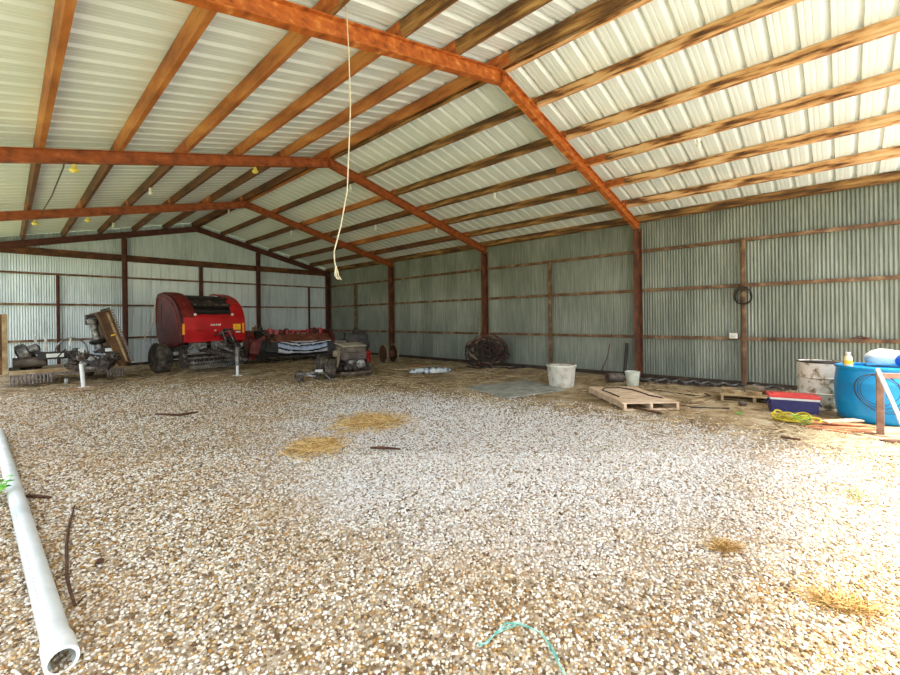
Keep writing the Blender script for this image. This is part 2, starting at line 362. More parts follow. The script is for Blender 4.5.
# purlins
mb=MB(); mb.box((0,0,0),(.016,.016,.028)); _o=obj('screw',mb,STEEL); SCREW=_o.data; bpy.data.objects.remove(_o)
names=['first','second','third','fourth','fifth','sixth']
zsec=lambda d,w,t: [(-w,0),(0,0),(0,d-t),(w,d-t),(w,d-.02-t),(w+t,d-.02-t),(w+t,d),(-t,d),(-t,t),(-w+t,t),(-w+t,.02+t),(-w,.02+t)]
csec=lambda d,w,t: [(0,0),(w,0),(w,.018),(w-t,.018),(w-t,t),(t,t),(t,d-t),(w-t,d-t),(w-t,d-.018),(w,d-.018),(w,d),(0,d)]
for s,side in ((-1,'left'),(1,'right')):
    for j,o in enumerate(OFFS[s]):
        x=XR+s*o; n=Vector((s*PIT,0,1)).normalized()
        th=thing('roof_purlin',f'rusty steel purlin under the {side} roof slope, {names[j]} down from the ridge','purlin',(x,Y0+.02,zr(x)+DR),0,f'purlins of the {side} roof slope')
        mb=MB(); L=Y1-.1-Y0
        # wandering rust-eaten lower lip is left to the material; the section is a C with its web to the left
        sec=[(a,b) for a,b in csec(.178,.07,.005)]
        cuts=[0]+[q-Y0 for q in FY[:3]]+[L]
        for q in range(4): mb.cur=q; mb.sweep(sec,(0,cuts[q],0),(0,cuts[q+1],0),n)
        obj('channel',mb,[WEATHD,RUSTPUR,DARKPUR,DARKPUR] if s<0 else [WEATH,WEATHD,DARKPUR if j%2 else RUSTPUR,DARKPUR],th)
        for y in FY[:3]:
            mb=MB(); a=.70 if (s>0 and y<4 and j in (3,4)) else .45 if (j+int(y))%3==0 else .14
            mb.sweep([(-.004,.004),(0,.004),(0,.172),(-.004,.172)],(-.002*1,y-Y0-a*.6,0),(-.002,y-Y0+a,0),n)
            obj('lap_splice',mb,ORANGE,th)
        if s<0:
            for q in range(11,36):
                sc=bpy.data.objects.new('screw',SCREW); COL.objects.link(sc); sc.parent=th; sc.location=(-.016,.25+q*.3048,.172)
    if s>0:
        x=XR+5.97; th=thing('eave_strut','dark rusty eave strut along the top of the right wall','purlin',(x,Y0+.02,zr(x)+DR),0)
        mb=MB(); mb.sweep(csec(.178,.10,.006),(0,0,0),(0,Y1-.1-Y0,0),Vector((s*PIT,0,1)).normalized()); obj('channel',mb,WEATHD,th)
    else:
        x=XR-5.97; th=thing('eave_strut','rusty eave strut along the open left side','purlin',(x,Y0+.02,zr(x)+DR),0)
        mb=MB(); mb.sweep(csec(.178,.10,.006),(0,0,0),(0,Y1-.1-Y0,0),Vector((s*PIT,0,1)).normalized()); obj('channel',mb,RUSTPUR,th)

# girts
def angle(w,t=.006): return [(0,0),(w,0),(w,t),(t,t),(t,w),(0,w)]
for z,l in ((1.06,'lowest'),(2.28,'middle'),(3.32,'highest')):
    mb=MB(); mb.sweep([(a-.04,b) for a,b in angle(.075,.008)],(XS-.045,Y0+.02,z),(XS-.045,Y1-.12,z)); tag(obj('wall_girt',mb,GIRT),f'rusty angle girt along the right wall, {l} of the three','girt','girts of the right wall')
    mb=MB(); mb.sweep([(a-.04,b) for a,b in angle(.07,.008)],(-.6,YB-.045,z-.04),(XS-.12,YB-.045,z-.04)); tag(obj('wall_girt',mb,GIRT),f'brown angle girt along the back wall, {l} of the three','girt','girts of the back wall')
mb=MB(); mb.sweep(csec(.24,.08,.008),(-.55,YB-.02,3.92),(XS-.2,YB-.02,3.92)); tag(obj('header_beam',mb,DARKPUR),'heavy brown header beam across the back wall below the gable','beam')
def wpost(x,y,z0,z1,w,mat,label,group):
    mb=MB(); mb.box((0,0,(z1-z0)/2),(w*.75,w,z1-z0)); mb.box((w*.55,0,(z1-z0)/2),(w*.3,w*.4,z1-z0)); mb.box((0,0,.005),(w*1.4,w*1.4,.01))
    o=obj('wall_post',mb,mat,None,.004,loc=(x,y,z0)); return tag(o,label,'post',group)
g='posts of the back wall'
wpost(3.02,YB-.15,0,zr(3.02),.15,BACKRUST,'tall dark steel post of the back wall just left of the red baler',g)
wpost(7.92,YB-.15,0,zr(7.92),.15,BACKRUST,'tall dark steel post of the back wall right of the red baler',g)
wpost(5.58,YB-.12,0,3.95,.12,BACKRUST,'dark steel post rising behind the red baler up to the header beam',g)
wpost(1.2,YB-.12,0,3.27,.08,BACKRUST,'thin dark post of the back wall behind the tan batwing mower',g)
wpost(10.44,YB-.12,0,3.27,.08,BACKRUST,'thin dark post of the back wall near the right corner',g)
g='thin posts of the right wall'
for y,l in ((1.62,'thin rusty post of the right wall with a wire coil hanging on it'),(6.55,'thin rusty post of the right wall behind the white tub'),(17.05,'thin rusty post of the right wall near the back corner')):
    o=wpost(XS-.14,y,0,3.34,.09,GIRT,l,g); o.rotation_euler=(0,0,R(90))
# ------------------------------------------------------------------ red round baler
def wheel(parent,c,r,w,axis='x',rim=STEEL,rz=0,name='wheel'):
    rot=Matrix.Rotation(rz,4,'Z')@Matrix.Rotation(R(90),4,'Y')
    m=Matrix.Translation(c)@rot
    mb=MB(); h=w/2
    mb.lathe([(r*.56,-h*.8),(r*.86,-h),(r*.97,-h*.75),(r,-h*.3),(r,h*.3),(r*.97,h*.75),(r*.86,h),(r*.56,h*.8)],28,m)
    for k in range(22):                                    # tread lugs
        a=2*math.pi*k/22
        for sg in (-1,1):
            p=m@Vector((math.cos(a)*r*.985,math.sin(a)*r*.985,sg*h*.38)); q=m@Vector((math.cos(a+.09)*r*.985,math.sin(a+.09)*r*.985,sg*h*.8))
            up=(m.to_3x3()@Vector((math.cos(a),math.sin(a),0)))
            mb.bar(p,q,.03*r/.5,.05*r/.5,up)
    o=obj(name,mb,RUBBER,parent,0,True)
    mb=MB(); mb.lathe([(.02,-h*.35),(r*.16,-h*.35),(r*.18,-h*.2),(r*.46,-h*.25),(r*.58,-h*.8),(r*.6,-h*.78),(r*.5,0),(r*.6,h*.78),(r*.58,h*.8),(r*.46,h*.25),(r*.18,h*.2),(r*.16,h*.35),(.02,h*.35)],24,m)
    obj('rim',mb,rim,o,0,True); return o

bal=thing('round_baler','large red round hay baler with black belts on top, parked by the back wall','hay baler',(4.52,16.10,0),R(9)); bal.scale=(.95,.97,.985)
prof=[(-1.10,.98),(-1.13,1.4),(-1.10,1.78),(-1.0,2.02),(-.82,2.24),(-.55,2.43),(-.2,2.56),(.2,2.62),(.5,2.60),(.64,2.46),(.68,2.2),(.68,1.6),(.64,1.2),(.4,.88),(0,.80),(-.5,.84),(-.85,.88)]
ins=[(a*.93+0,1.62+(b-1.62)*.93) for a,b in prof]
for s in (-1,1):
    mb=MB(); x0,x1=(s*.92,s*1.10); mb.prism(prof,min(x0,x1),max(x0,x1)); sp=obj('side_shield',mb,SHIELD if s<0 else RED,bal,.02)  # left shield gets the red with shade in its colour
    # raised arch rib and panel lines on the shield
    mb=MB(); arc=[(s*1.11,a*.86,1.6+(b-1.6)*.86) for a,b in prof[1:12]]; mb.tube(arc,.022,6); obj('shield_rib',mb,DKRED,sp,0,True)
    mb=MB(); mb.box((s*1.104,.0,1.35),(.012,.9,.03)); mb.box((s*1.104,.22,1.8),(.012,.03,.9),(R(4),0,0)); obj('shield_seam',mb,BLACK,sp)
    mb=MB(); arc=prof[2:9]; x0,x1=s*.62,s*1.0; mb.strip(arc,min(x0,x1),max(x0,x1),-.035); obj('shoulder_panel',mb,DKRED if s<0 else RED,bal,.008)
    mb=MB(); mb.box((s*1.0,-1.145,1.42),(.07,.02,.34)); obj('reflector',mb,AMBER,bal,.006,label='tall amber reflector strip')
mb=MB(); mb.prism([(-1.12,1.0),(-1.15,1.4),(-1.12,1.82),(-1.04,1.90),(-1.0,1.84),(-1.03,1.4),(-1.0,1.0)],-.98,.98); fp=obj('front_panel',mb,RED,bal,.012)
mb=MB(); mb.bar((-.9,-1.16,1.02),(.9,-1.16,1.02),.05,.05); obj('panel_lip',mb,RED,fp)
mb=MB()
for k,(x,w) in enumerate(((-.13,.05),(-.07,.04),(-.02,.05),(.04,.04),(.10,.05),(.16,.05))):   # small white maker's lettering, not legible
    mb.box((x,-1.158,1.545),(w*.8,.008,.062 if k%2 else .05))
obj('lettering',mb,WHITE,fp,label='small white lettering')
for x,z in ((-.52,1.36),(.0,1.36)):
    mb=MB(); mb.box((x,-1.152,z),(.16 if x<0 else .06,.008,.035)); obj('small_decal',mb,WHITE if x>-.1 else DKRED,fp)
mb=MB(); mb.box((.76,-1.155,1.46),(.26,.010,.20)); dc=obj('warning_label',mb,YELLOW,fp,label='yellow warning label')
mb=MB(); mb.prism([(-1.166,1.41),(-1.166,1.53),(-1.163,1.53),(-1.163,1.41)],.69,.74); mb.box((.80,-1.163,1.47),(.09,.004,.012)); mb.box((.80,-1.163,1.43),(.09,.004,.012)); obj('label_print',mb,AMBER,dc)
mb=MB(); mb.box((.80,-1.155,1.29),(.17,.010,.055)); obj('white_label',mb,WHITE,fp)
for x in (-.62,.62):
    mb=MB(); mb.lathe([(.045,0),(.045,.03),(.02,.05)],12,Matrix.Translation((x,-1.10,1.88))@Matrix.Rotation(R(60),4,'X')); obj('lamp',mb,WHITE,bal)
mb=MB(); mb.prism(ins,-.93,.93); core=obj('belt_chamber',mb,BLACK,bal)
for k in range(6):
    x=-.55+k*.22; mb=MB(); mb.strip(ins[4:9],x-.085,x+.085,-.02); obj('belt',mb,RUBBER,core)
for (y,z,r) in ((-.98,1.98,.06),(-.86,2.20,.075),(-.62,2.44,.06)):
    mb=MB(); mb.tube([(-.66,y,z),(.66,y,z)],r,14); obj('roller',mb,BLACK,bal,0,True)
mb=MB(); mb.bar((-.64,-.95,2.22),(.64,-.95,2.22),.03,.06); obj('guard_bar',mb,DIRTY,bal)
# running gear
mb=MB(); mb.tube([(-1.1,.05,.48),(1.1,.05,.48)],.06,10); mb.bar((-.9,-.9,.8),(-.9,1,.66),.1,.16); mb.bar((.9,-.9,.8),(.9,1,.66),.1,.16); mb.bar((-.9,-.8,.82),(.9,-.8,.82),.12,.14); obj('axle_frame',mb,DIRTY,bal)
for s in (-1,1): wheel(bal,(s*1.20,.05,.48),.48,.44,rim=DIRTY)
# pickup
pk=MB(); pk.tube([(-.95,-1.05,.42),(.95,-1.05,.42)],.17,16); po=obj('pickup_drum',pk,DIRTY,bal,0,True)
mb=MB()
for y,z in ((-1.30,.34),(-1.33,.50),(-1.22,.64)): mb.bar((-.95,y,z),(.9,y,z),.035,.05)
obj('wind_guard',mb,STEEL,po)
for k in range(24):
    mb=MB(); x=-.86+k*.075; mb.tube([(x,-1.18,.42),(x,-1.32,.26),(x+.01,-1.38,.14)],.009,4); obj('tine',mb,STEEL,po)
for s in (-1,1):
    mb=MB(); mb.prism([(-1.35,.2),(-1.35,.6),(-1.1,.78),(-.8,.7),(-.8,.2)],s*.99-.02,s*.99+.02); obj('pickup_end_plate',mb,DIRTY,po)
# gearbox, tongue, jack, hoses, net-wrap bits
mb=MB(); mb.box((.05,-1.25,.86),(.34,.36,.30)); mb.tube([(.05,-1.25,.86),(.05,-2.0,.72)],.06,10); mb.box((-.5,-1.0,.86),(.5,.2,.22)); obj('gearbox',mb,STEEL,bal,.02)
tg=MB(); tg.bar((-.35,-.8,.75),(-.22,-3.2,.52),.09,.14); tg.bar((.5,-.8,.75),(-.12,-3.1,.52),.09,.14); tg.box((-.17,-3.3,.50),(.18,.3,.06)); to=obj('tongue',tg,DIRTY,bal,.006)
mb=MB(); mb.tube([(-.3,-3.05,0.02),(-.3,-3.05,.38)],.042,12); mb.box((-.3,-3.05,.012),(.2,.2,.024)); jk=obj('jack_leg',mb,WHITE,to,label='white jack leg')
mb=MB(); mb.tube([(-.3,-3.05,.32),(-.3,-3.05,.86)],.055,12); mb.tube([(-.3,-3.05,.82),(-.16,-3.05,.88),(-.14,-3.05,.96)],.014,6); obj('jack_tube',mb,STEEL,jk)
random.seed(11)
for k in range(9):
    x=.15+random.uniform(-.25,.3); y=-1.3-random.uniform(.0,.5); z=1.0+random.uniform(-.12,.28)
    mb=MB(); mb.tube([(x,-1.16,z),(x+random.uniform(-.1,.15),y-.15,z+random.uniform(0,.2)),(x+.1+random.uniform(-.2,.1),y-.5,.8),(-.1+random.uniform(-.1,.1),y-1.2,.66)],.016,6); obj('hydraulic_hose',mb,BLACK if k%3 else STEEL,bal,0,True)
mb=MB(); mb.tube([(.35,-1.2,1.06),(.1,-1.7,.95),(-.1,-2.3,.78),(-.16,-2.9,.66)],.035,8); mb.box((.45,-1.25,1.05),(.2,.2,.16)); mb.box((.25,-1.28,1.28),(.1,.12,.3),(0,R(20),0)); obj('hose_bracket',mb,DIRTY,bal,.01)
for k in range(5):
    mb=MB(); x=-.98+random.uniform(-.1,.25); z=.35+k*.12; mb.box((x,-1.28,z),(.10,.09,.09),(random.random(),random.random(),0)); mb.tube([(x,-1.25,z),(x+.2,-1.15,z+.2)],.02,6); obj('linkage',mb,DIRTY if k%2 else STEEL,bal)
mb=MB(); mb.tube([(-1.15,.55,2.28),(-1.22,.5,1.95),(-1.30,.42,1.6),(-1.45,.3,1.36),(-1.6,.2,1.22),(-1.58,.18,1.05)],.018,6); obj('cream_hose',mb,TWINE,bal,0,True,label='cream hose hanging at the left side')

# ------------------------------------------------------------------ batwing mower at the left
mow=thing('batwing_mower','dusty tan batwing rotary mower with both wings folded up, at the left of the photo','mower',(1.0,15.9,0),0)
dk=MB(); dk.box((.18,.1,.36),(2.3,1.7,.12)); dk.box((.18,-.74,.42),(2.3,.06,.05)); obj('deck',dk,TAN,mow,.01)
for k in range(34):
    x=-.95+k*.068
    if -.15<x<.92: continue
    mb=MB(); mb.tube([(x,-.78,.32),(x+.004,-.785,.2),(x,-.78,.1)],.022,5); obj('guard_chain',mb,PURPLE,mow)
mb=MB(); mb.box((.18,-.755,.31),(2.3,.02,.06)); obj('chain_bar',mb,PURPLE,mow)
# left wing nearly upright
wl=MB(); wl.box((-1.10,.15,1.12),(.12,1.7,1.5)); wo=obj('wing',wl,BROWN,mow,.01)
mb=MB(); mb.box((-1.18,.15,1.12),(.05,1.6,1.4)); obj('wing_underside',mb,BROWN,wo)
mb=MB(); mb.box((-1.03,-.71,1.12),(.10,.03,1.5)); obj('wing_edge',mb,TAN,wo)
# right wing leaning inward
a=R(-17); m=Matrix.Translation((1.35,.1,.42))@Matrix.Rotation(a,4,'Y')
def tbox(mb,m,c,d):
    x,y,z=d[0]/2,d[1]/2,d[2]/2
    vs=[m@(Vector(c)+Vector(p)) for p in ((-x,-y,-z),(x,-y,-z),(x,y,-z),(-x,y,-z),(-x,-y,z),(x,-y,z),(x,y,z),(-x,y,z))]
    mb.add(vs,[(0,3,2,1),(4,5,6,7),(0,1,5,4),(1,2,6,5),(2,3,7,6),(3,0,4,7)])
mb=MB(); tbox(mb,m,(0,0,.80),(.30,1.7,1.6)); wr=obj('wing',mb,BROWN,mow,.01)
mb=MB(); tbox(mb,m,(.06,-.86,.80),(.05,.03,1.6)); obj('wing_edge',mb,TAN,wr)
mb=MB(); tbox(mb,m,(0,-.86,1.58),(.3,.03,.06)); tbox(mb,m,(0,-.86,.03),(.3,.03,.06)); tbox(mb,m,(-.14,-.86,.8),(.03,.03,1.6)); obj('wing_rim',mb,BROWN,wr)
mb=MB(); tbox(mb,m,(.0,-.87,.9),(.12,.01,.035)); obj('sticker',mb,YELLOW,wr)
for k in range(22):
    mb=MB(); tbox(mb,m,(.185,-.85,.05+k*.073),(.055,.05,.05)); obj('guard_chain',mb,PURPLE,wr)
mb=MB(); tbox(mb,m,(.05,-.8,1.64),(.22,.06,.05)); obj('wing_lug',mb,BLACK,wr)
# gearboxes and drives
def gear(x,y,z,s=1):
    mb=MB(); mb.lathe([(.20*s,0),(.22*s,.05*s),(.16*s,.10*s),(.15*s,.2*s),(.2*s,.22*s),(.2*s,.28*s),(.1*s,.33*s),(.06*s,.42*s)],18,Matrix.Translation((x,y,z))); mb.box((x,y-.12*s,z+.16*s),(.16*s,.3*s,.16*s)); obj('gearbox',mb,DIRTY,mow,.008)
gear(.35,-.1,.42,1.2); gear(-.55,-.05,.42,1.0)
mb=MB(); mb.lathe([(.06,-.24),(.2,-.2),(.22,-.02),(.12,.02),(.12,.2),(.06,.24)],18,Matrix.Translation((-.62,-.35,.92))@Matrix.Rotation(R(70),4,'Y')); obj('drive_cup',mb,STEEL,mow,0,True)
mb=MB(); mb.lathe([(.0,0),(.13,.02),(.16,.1),(.11,.14),(.10,.3),(.15,.34),(.15,.46),(.09,.5),(.09,.86),(.12,.88),(.12,1.0),(.05,1.04)],18,Matrix.Translation((.86,-.2,.75))@Matrix.Rotation(R(-10),4,'Y')); obj('driveline_shield',mb,STEEL,mow,0,True)
mb=MB(); mb.lathe([(.15,0),(.2,.06),(.2,.10),(.13,.14)],18,Matrix.Translation((.82,-.22,1.02))@Matrix.Rotation(R(-10),4,'Y')); obj('driveline_collar',mb,BLACK,mow,0,True)
mb=MB(); mb.box((.72,.1,1.72),(.3,.3,.3)); obj('wing_bracket',mb,BLACK,mow,.02)
mb=MB(); mb.box((.02,-.62,.78),(.95,.10,.20)); mb.tube([(-.62,-.35,.92),(-.3,-.6,.82)],.05,8); bo=obj('hydraulic_beam',mb,BLACK,mow,.01)
mb=MB(); mb.box((-.12,-.675,.78),(.34,.012,.10)); obj('beam_decal',mb,WHITE,bo,label='white decal')
mb=MB(); mb.box((.40,-.66,.82),(.12,.06,.22)); obj('beam_cap',mb,WHITE,bo)
mb=MB(); mb.box((1.0,-.62,.86),(.36,.10,.20)); b2=obj('hydraulic_beam',mb,BLACK,mow,.01)
mb=MB(); mb.box((1.02,-.675,.86),(.22,.012,.09)); obj('beam_decal',mb,WHITE,b2,label='white decal')
mb=MB(); mb.tube([(-.9,-.4,.62),(-.3,-.4,.62)],.13,12); obj('cylinder',mb,GREYPAINT,mow,0,True)
mb=MB(); mb.tube([(.22+.3*math.cos(t)*1.1,-.5,.86+.36*math.sin(t)) for t in [R(q) for q in range(180,-1,-15)]]+[(.58,-.55,.74)],.022,6); obj('hose_arch',mb,STEEL,mow,0,True)
mb=MB(); mb.tube([(.18,-.55,1.02),(.20,-.56,1.22)],.022,6); mb.tube([(-.28,-.3,.9),(-.28,-.3,1.25)],.03,6); mb.tube([(-.45,-.2,.9),(-.48,-.2,1.3)],.03,6); obj('lever',mb,WHITE,mow)
tg=MB(); tg.bar((.1,-.7,.46),(.62,-2.0,.44),.10,.12); tg.bar((1.05,-.7,.46),(.74,-2.0,.44),.10,.12); tg.box((.66,-2.15,.42),(.2,.3,.1)); tt=obj('tongue',tg,DIRTY,mow,.008)
wrng=random.Random(3)
for k in range(10):
    mb=MB(); x=.66+wrng.uniform(-.42,.35); y=-1.1+wrng.uniform(-.75,.4); z=.5+wrng.uniform(-.1,.3)
    mb.lathe([(.05,0),(.10,.03),(.11,.1),(.07,.13),(.06,.2)],12,Matrix.Translation((x,y,z))@Euler((wrng.uniform(0,3),wrng.uniform(0,3),0)).to_matrix().to_4x4()); obj('coupling',mb,DIRTY if k%3 else STEEL,tt,0,True)
mb=MB(); mb.lathe([(.04,0),(.15,.02),(.17,.12),(.11,.16),(.11,.34),(.15,.38)],18,Matrix.Translation((.66,-1.72,.50))@Matrix.Rotation(R(80),4,'X')); obj('pto_shield',mb,DIRTY,tt,0,True)
for k in range(6):
    mb=MB(); x=.2+k*.13; mb.tube([(x-.3,-.7,.7),(x-.15,-1.1,.95-.04*k),(x,-1.5,.7),(.6+.02*k,-1.9,.55)],.016,6); obj('hydraulic_hose',mb,BLACK if k%2 else DIRTY,mow,0,True)
mb=MB(); mb.tube([(.32,-1.96,.02),(.28,-1.96,.60)],.045,12); mb.box((.32,-1.96,.012),(.2,.2,.024)); obj('jack_stand',mb,WHITE,mow,label='white jack stand')
mb=MB(); mb.tube([(.30,-1.95,.5),(.6,-1.9,.46)],.035,8); mb.tube([(.02,-1.7,.1),(.02,-1.7,.25)],.04,8); obj('jack_bracket',mb,STEEL,mow)
for s in (-.3,.75): wheel(mow,(s,1.15,.33),.33,.22,rim=STEEL)

# ------------------------------------------------------------------ mower-conditioner with striped canvas
hay=thing('disc_mower','red disc mower-conditioner with a striped canvas curtain, right of the baler','hay mower',(7.84,16.42,0),R(-13))
mb=MB(); mb.prism([(-.55,.80),(-.54,.84),(-.05,1.08),(.85,1.06),(.85,1.0),(-.05,1.0)],-.92,1.6); obj('top_deck',mb,simple('faded red brown paint',[(.3,(96,48,36)),(.55,(140,80,60)),(.75,(170,116,92))],4,.6),hay,.008)
# curtain: sagging folds
vs=[];fs=[]; nx,nz=40,8
for i in range(nx+1):
    for k in range(nz+1):
        x=-.52+i*2.12/nx; v=k/nz; sag=.05*math.sin(i/nx*math.pi)
        vs.append((x,-.52-.10*v*(1+.5*math.sin(x*7+v*2))-.02*math.sin(x*23+v*3),.80-v*(.42+sag*.8)+.012*math.sin(x*9)))
for i in range(nx):
    for k in range(nz): a=i*(nz+1)+k; fs.append((a,a+nz+1,a+nz+2,a+1))
mb=MB(); mb.prism([(-.50,.82),(-.56,.80),(-.62,.42),(-.54,.40)],-.93,-.50); mb.box((-.72,-.60,.60),(.3,.05,.12),(0,R(35),0)); obj('side_flap',mb,BLACK,hay,.01)
mb=MB(); mb.add(vs,fs); cu=obj('canvas_curtain',mb,CURT,hay,0,True,label='white, pale blue and dark striped canvas'); sd=cu.modifiers.new('th','SOLIDIFY'); sd.thickness=.008
ep=[(-.62,.16),(-.7,.5),(-.55,.95),(-.2,1.22),(.5,1.25),(.85,1.0),(.9,.3),(.6,.14)]
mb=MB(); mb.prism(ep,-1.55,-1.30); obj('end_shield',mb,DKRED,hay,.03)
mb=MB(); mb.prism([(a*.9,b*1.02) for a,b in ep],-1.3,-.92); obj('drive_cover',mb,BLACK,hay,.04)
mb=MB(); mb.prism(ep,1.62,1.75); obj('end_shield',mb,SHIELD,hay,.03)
mb=MB(); mb.box((-1.35,-.75,.62),(.35,.1,.5),(0,R(12),0)); mb.box((-1.2,-.72,.9),(.5,.06,.14),(0,R(-30),0)); obj('side_guard',mb,DKRED,hay,.02)
for x0,z0,x1,z1 in ((-1.1,1.25,-.75,.7),(-.95,1.2,-.6,.85),(-.7,1.1,-.95,.6)):
    mb=MB(); mb.tube([(x0,-.6,z0),((x0+x1)/2,-.72,(z0+z1)/2+.06),(x1,-.62,z1)],.03,6); obj('brace',mb,DIRTY,hay)
mb=MB(); mb.tube([(-.9,-.05,.3),(1.6,-.05,.3)],.16,14); obj('conditioner_roll',mb,BLACK,hay,0,True)
mb=MB(); mb.box((.35,-.35,.2),(2.5,.4,.09)); mb.box((.35,.5,.5),(2.4,.1,.5)); obj('cutter_bar',mb,DIRTY,hay,.01)
hr=random.Random(5)
for k in range(13):
    x=-.8+k*.2; h=hr.uniform(.10,.26); y=hr.uniform(.1,.6)
    mb=MB(); mb.box((x,y,1.07+h/2),(hr.uniform(.05,.16),.16,h)); mb.tube([(x,y,1.07+h*.8),(x+.2,y+.05,1.1+h*.5)],.03,6); obj('bracket',mb,RED if k%3 else DKRED,hay,.01)
for x in (.05,1.2):
    mb=MB(); mb.lathe([(.1,0),(.12,.05),(.1,.2),(.04,.24)],12,Matrix.Translation((x,.5,1.07))); obj('hub',mb,BLACK,hay,0,True)
mb=MB(); mb.bar((-.9,.6,1.2),(1.7,.55,1.16),.07,.09); obj('hinge_tube',mb,RED,hay)
for x,mm in ((-1.25,YELLOW),(-1.05,DIRTY)):
    mb=MB(); mb.box((x,.0,1.32),(.16,.2,.14)); mb.tube([(x,0,1.3),(x+.05,0,1.46)],.03,6); obj('hydraulic_block',mb,mm if x>-1.1 else TAN,hay,.01)
wheel(hay,(-1.66,-.55,.22),.22,.14,rim=BLACK,name='gauge_wheel')
for x in (-.6,1.3): wheel(hay,(x,1.0,.36),.36,.26,rim=DKRED)
mb=MB(); mb.bar((-.6,.9,.36),(1.3,.9,.36),.1,.1); mb.bar((.35,.9,.36),(.35,-.3,.24),.1,.1); mb.bar((-.6,.9,.36),(-.6,.3,.6),.08,.1); mb.bar((1.3,.9,.36),(1.3,.3,.6),.08,.1); mb.bar((.1,-.35,.2),(.1,-.55,.04),.05,.08); mb.bar((1.2,-.35,.2),(1.2,-.55,.04),.05,.08); mb.bar((-.8,-.35,.2),(-.8,-.55,.04),.05,.08); obj('wheel_frame',mb,DIRTY,hay)

# ------------------------------------------------------------------ old riding mower
rm=thing('riding_mower','old faded grey riding mower parked in front of the red disc mower','riding mower',(6.84,10.55,0),R(-13))
mb=MB(); mb.prism([(-.62,.50),(-.64,.70),(-.55,.86),(-.1,.92),(.15,.93),(.15,.48)],-.33,.33); hd=obj('hood',mb,GREYPAINT,rm,.03)
mb=MB(); mb.prism([(-.56,.87),(-.1,.93),(.16,.94),(.16,.965),(-.1,.955),(-.58,.90)],-.35,.35); obj('hood_lid',mb,simple('paler hood paint',[(.3,(150,138,118)),(.7,(190,180,160))],4,.5),hd,.01)  # lid in a paler tone than the hood sides
mb=MB(); 
for k in range(5): mb.box((0,-.645,.54+k*.045),(.46,.012,.018))
obj('grille',mb,BLACK,hd)
mb=MB(); mb.box((0,-.1,.36),(.5,1.3,.12)); mb.box((0,.75,.42),(.62,.6,.1)); obj('chassis',mb,DIRTY,rm,.01)
mb=MB(); mb.box((.02,-.42,.38),(.4,.34,.26)); mb.lathe([(.07,0),(.13,.02),(.13,.12),(.06,.14)],16,Matrix.Translation((.1,-.64,.40))@Matrix.Rotation(R(90),4,'X')); en=obj('engine',mb,STEEL,rm,.015)
for k in range(5):
    mb=MB(); mb.lathe([(.02,0),(.07,.01),(.075,.08),(.03,.1)],12,Matrix.Translation((-.28+k*.13,-.62,.30+.07*(k%2)))@Matrix.Rotation(R(90),4,'X')); obj('engine_part',mb,STEEL if k%2 else DIRTY,en,0,True)
mb=MB(); mb.tube([(-.42,-.66,.17),(-.3,-.80,.16),(.3,-.80,.16),(.45,-.66,.17)],.045,8); mb.bar((-.2,-.76,.17),(-.2,-.4,.34),.04); mb.bar((.2,-.76,.17),(.2,-.4,.34),.04); obj('bumper',mb,GREYPAINT,rm,0,True)
mb=MB(); mb.bar((-.62,-.3,.25),(.55,-.3,.25),.07); obj('front_axle',mb,DIRTY,rm)
wheel(rm,(-.62,-.30,.27),.27,.28,rim=GREYPAINT,rz=R(-18)); wheel(rm,(.52,-.28,.2),.2,.16,rim=STEEL,rz=R(-14))
for s in (-1,1): wheel(rm,(s*.5,.85,.3),.30,.24,rim=GREYPAINT)
mb=MB(); mb.box((0,.95,.56),(.5,.45,.08)); mb.box((0,1.16,.76),(.48,.08,.40),(R(-10),0,0)); obj('seat',mb,BLACK,rm,.03)
mb=MB(); mb.tube([(0,.3,.5),(0,.42,.98)],.025,8); mb.tube([(.17*math.cos(R(q)),.42+.15*math.sin(R(q)),.99+.05*math.sin(R(q))) for q in range(0,361,20)],.016,6); obj('steering_wheel',mb,BLACK,rm,0,True)
mb=MB(); mb.lathe([(.0,0),(.16,.0),(.18,.04),(.16,.10),(.05,.12)],16,Matrix.Translation((-.18,.05,.94))); obj('air_cleaner',mb,GREYPAINT,rm,0,True)
mb=MB(); mb.bar((-.44,-.35,.30),(-.36,-.36,.86),.06,.04); mb.bar((-.50,-.40,.62),(-.50,-.40,.78),.14,.03); obj('lift_lever',mb,GREYWOOD,rm)
mb=MB(); mb.box((0,.3,.2),(1.0,.6,.14)); obj('cutting_deck',mb,DIRTY,rm,.03)

# hitch/dolly left of the mower wheel
dl=thing('hitch_dolly','small steel hitch dolly on little black wheels, left of the riding mower','dolly',(5.60,10.45,0),R(10))
mb=MB(); mb.bar((-.4,0,.22),(.4,0,.2),.06); mb.bar((-.3,0,.22),(-.1,-.35,.16),.05); mb.tube([(-.42,-.05,.24),(-.1,-.3,.25),(.2,-.3,.2),(.32,-.42,.03)],.025,6); mb.bar((.12,-.1,.21),(.2,-.32,.21),.12,.05); obj('frame',mb,STEEL,dl,.006)
wheel(dl,(.28,.1,.15),.15,.11,rim=BLACK); wheel(dl,(-.28,.1,.15),.15,.11,rim=BLACK)
mb=MB(); mb.box((.12,-.2,.27),(.14,.16,.06)); obj('coupler',mb,WHITE,dl,.01)

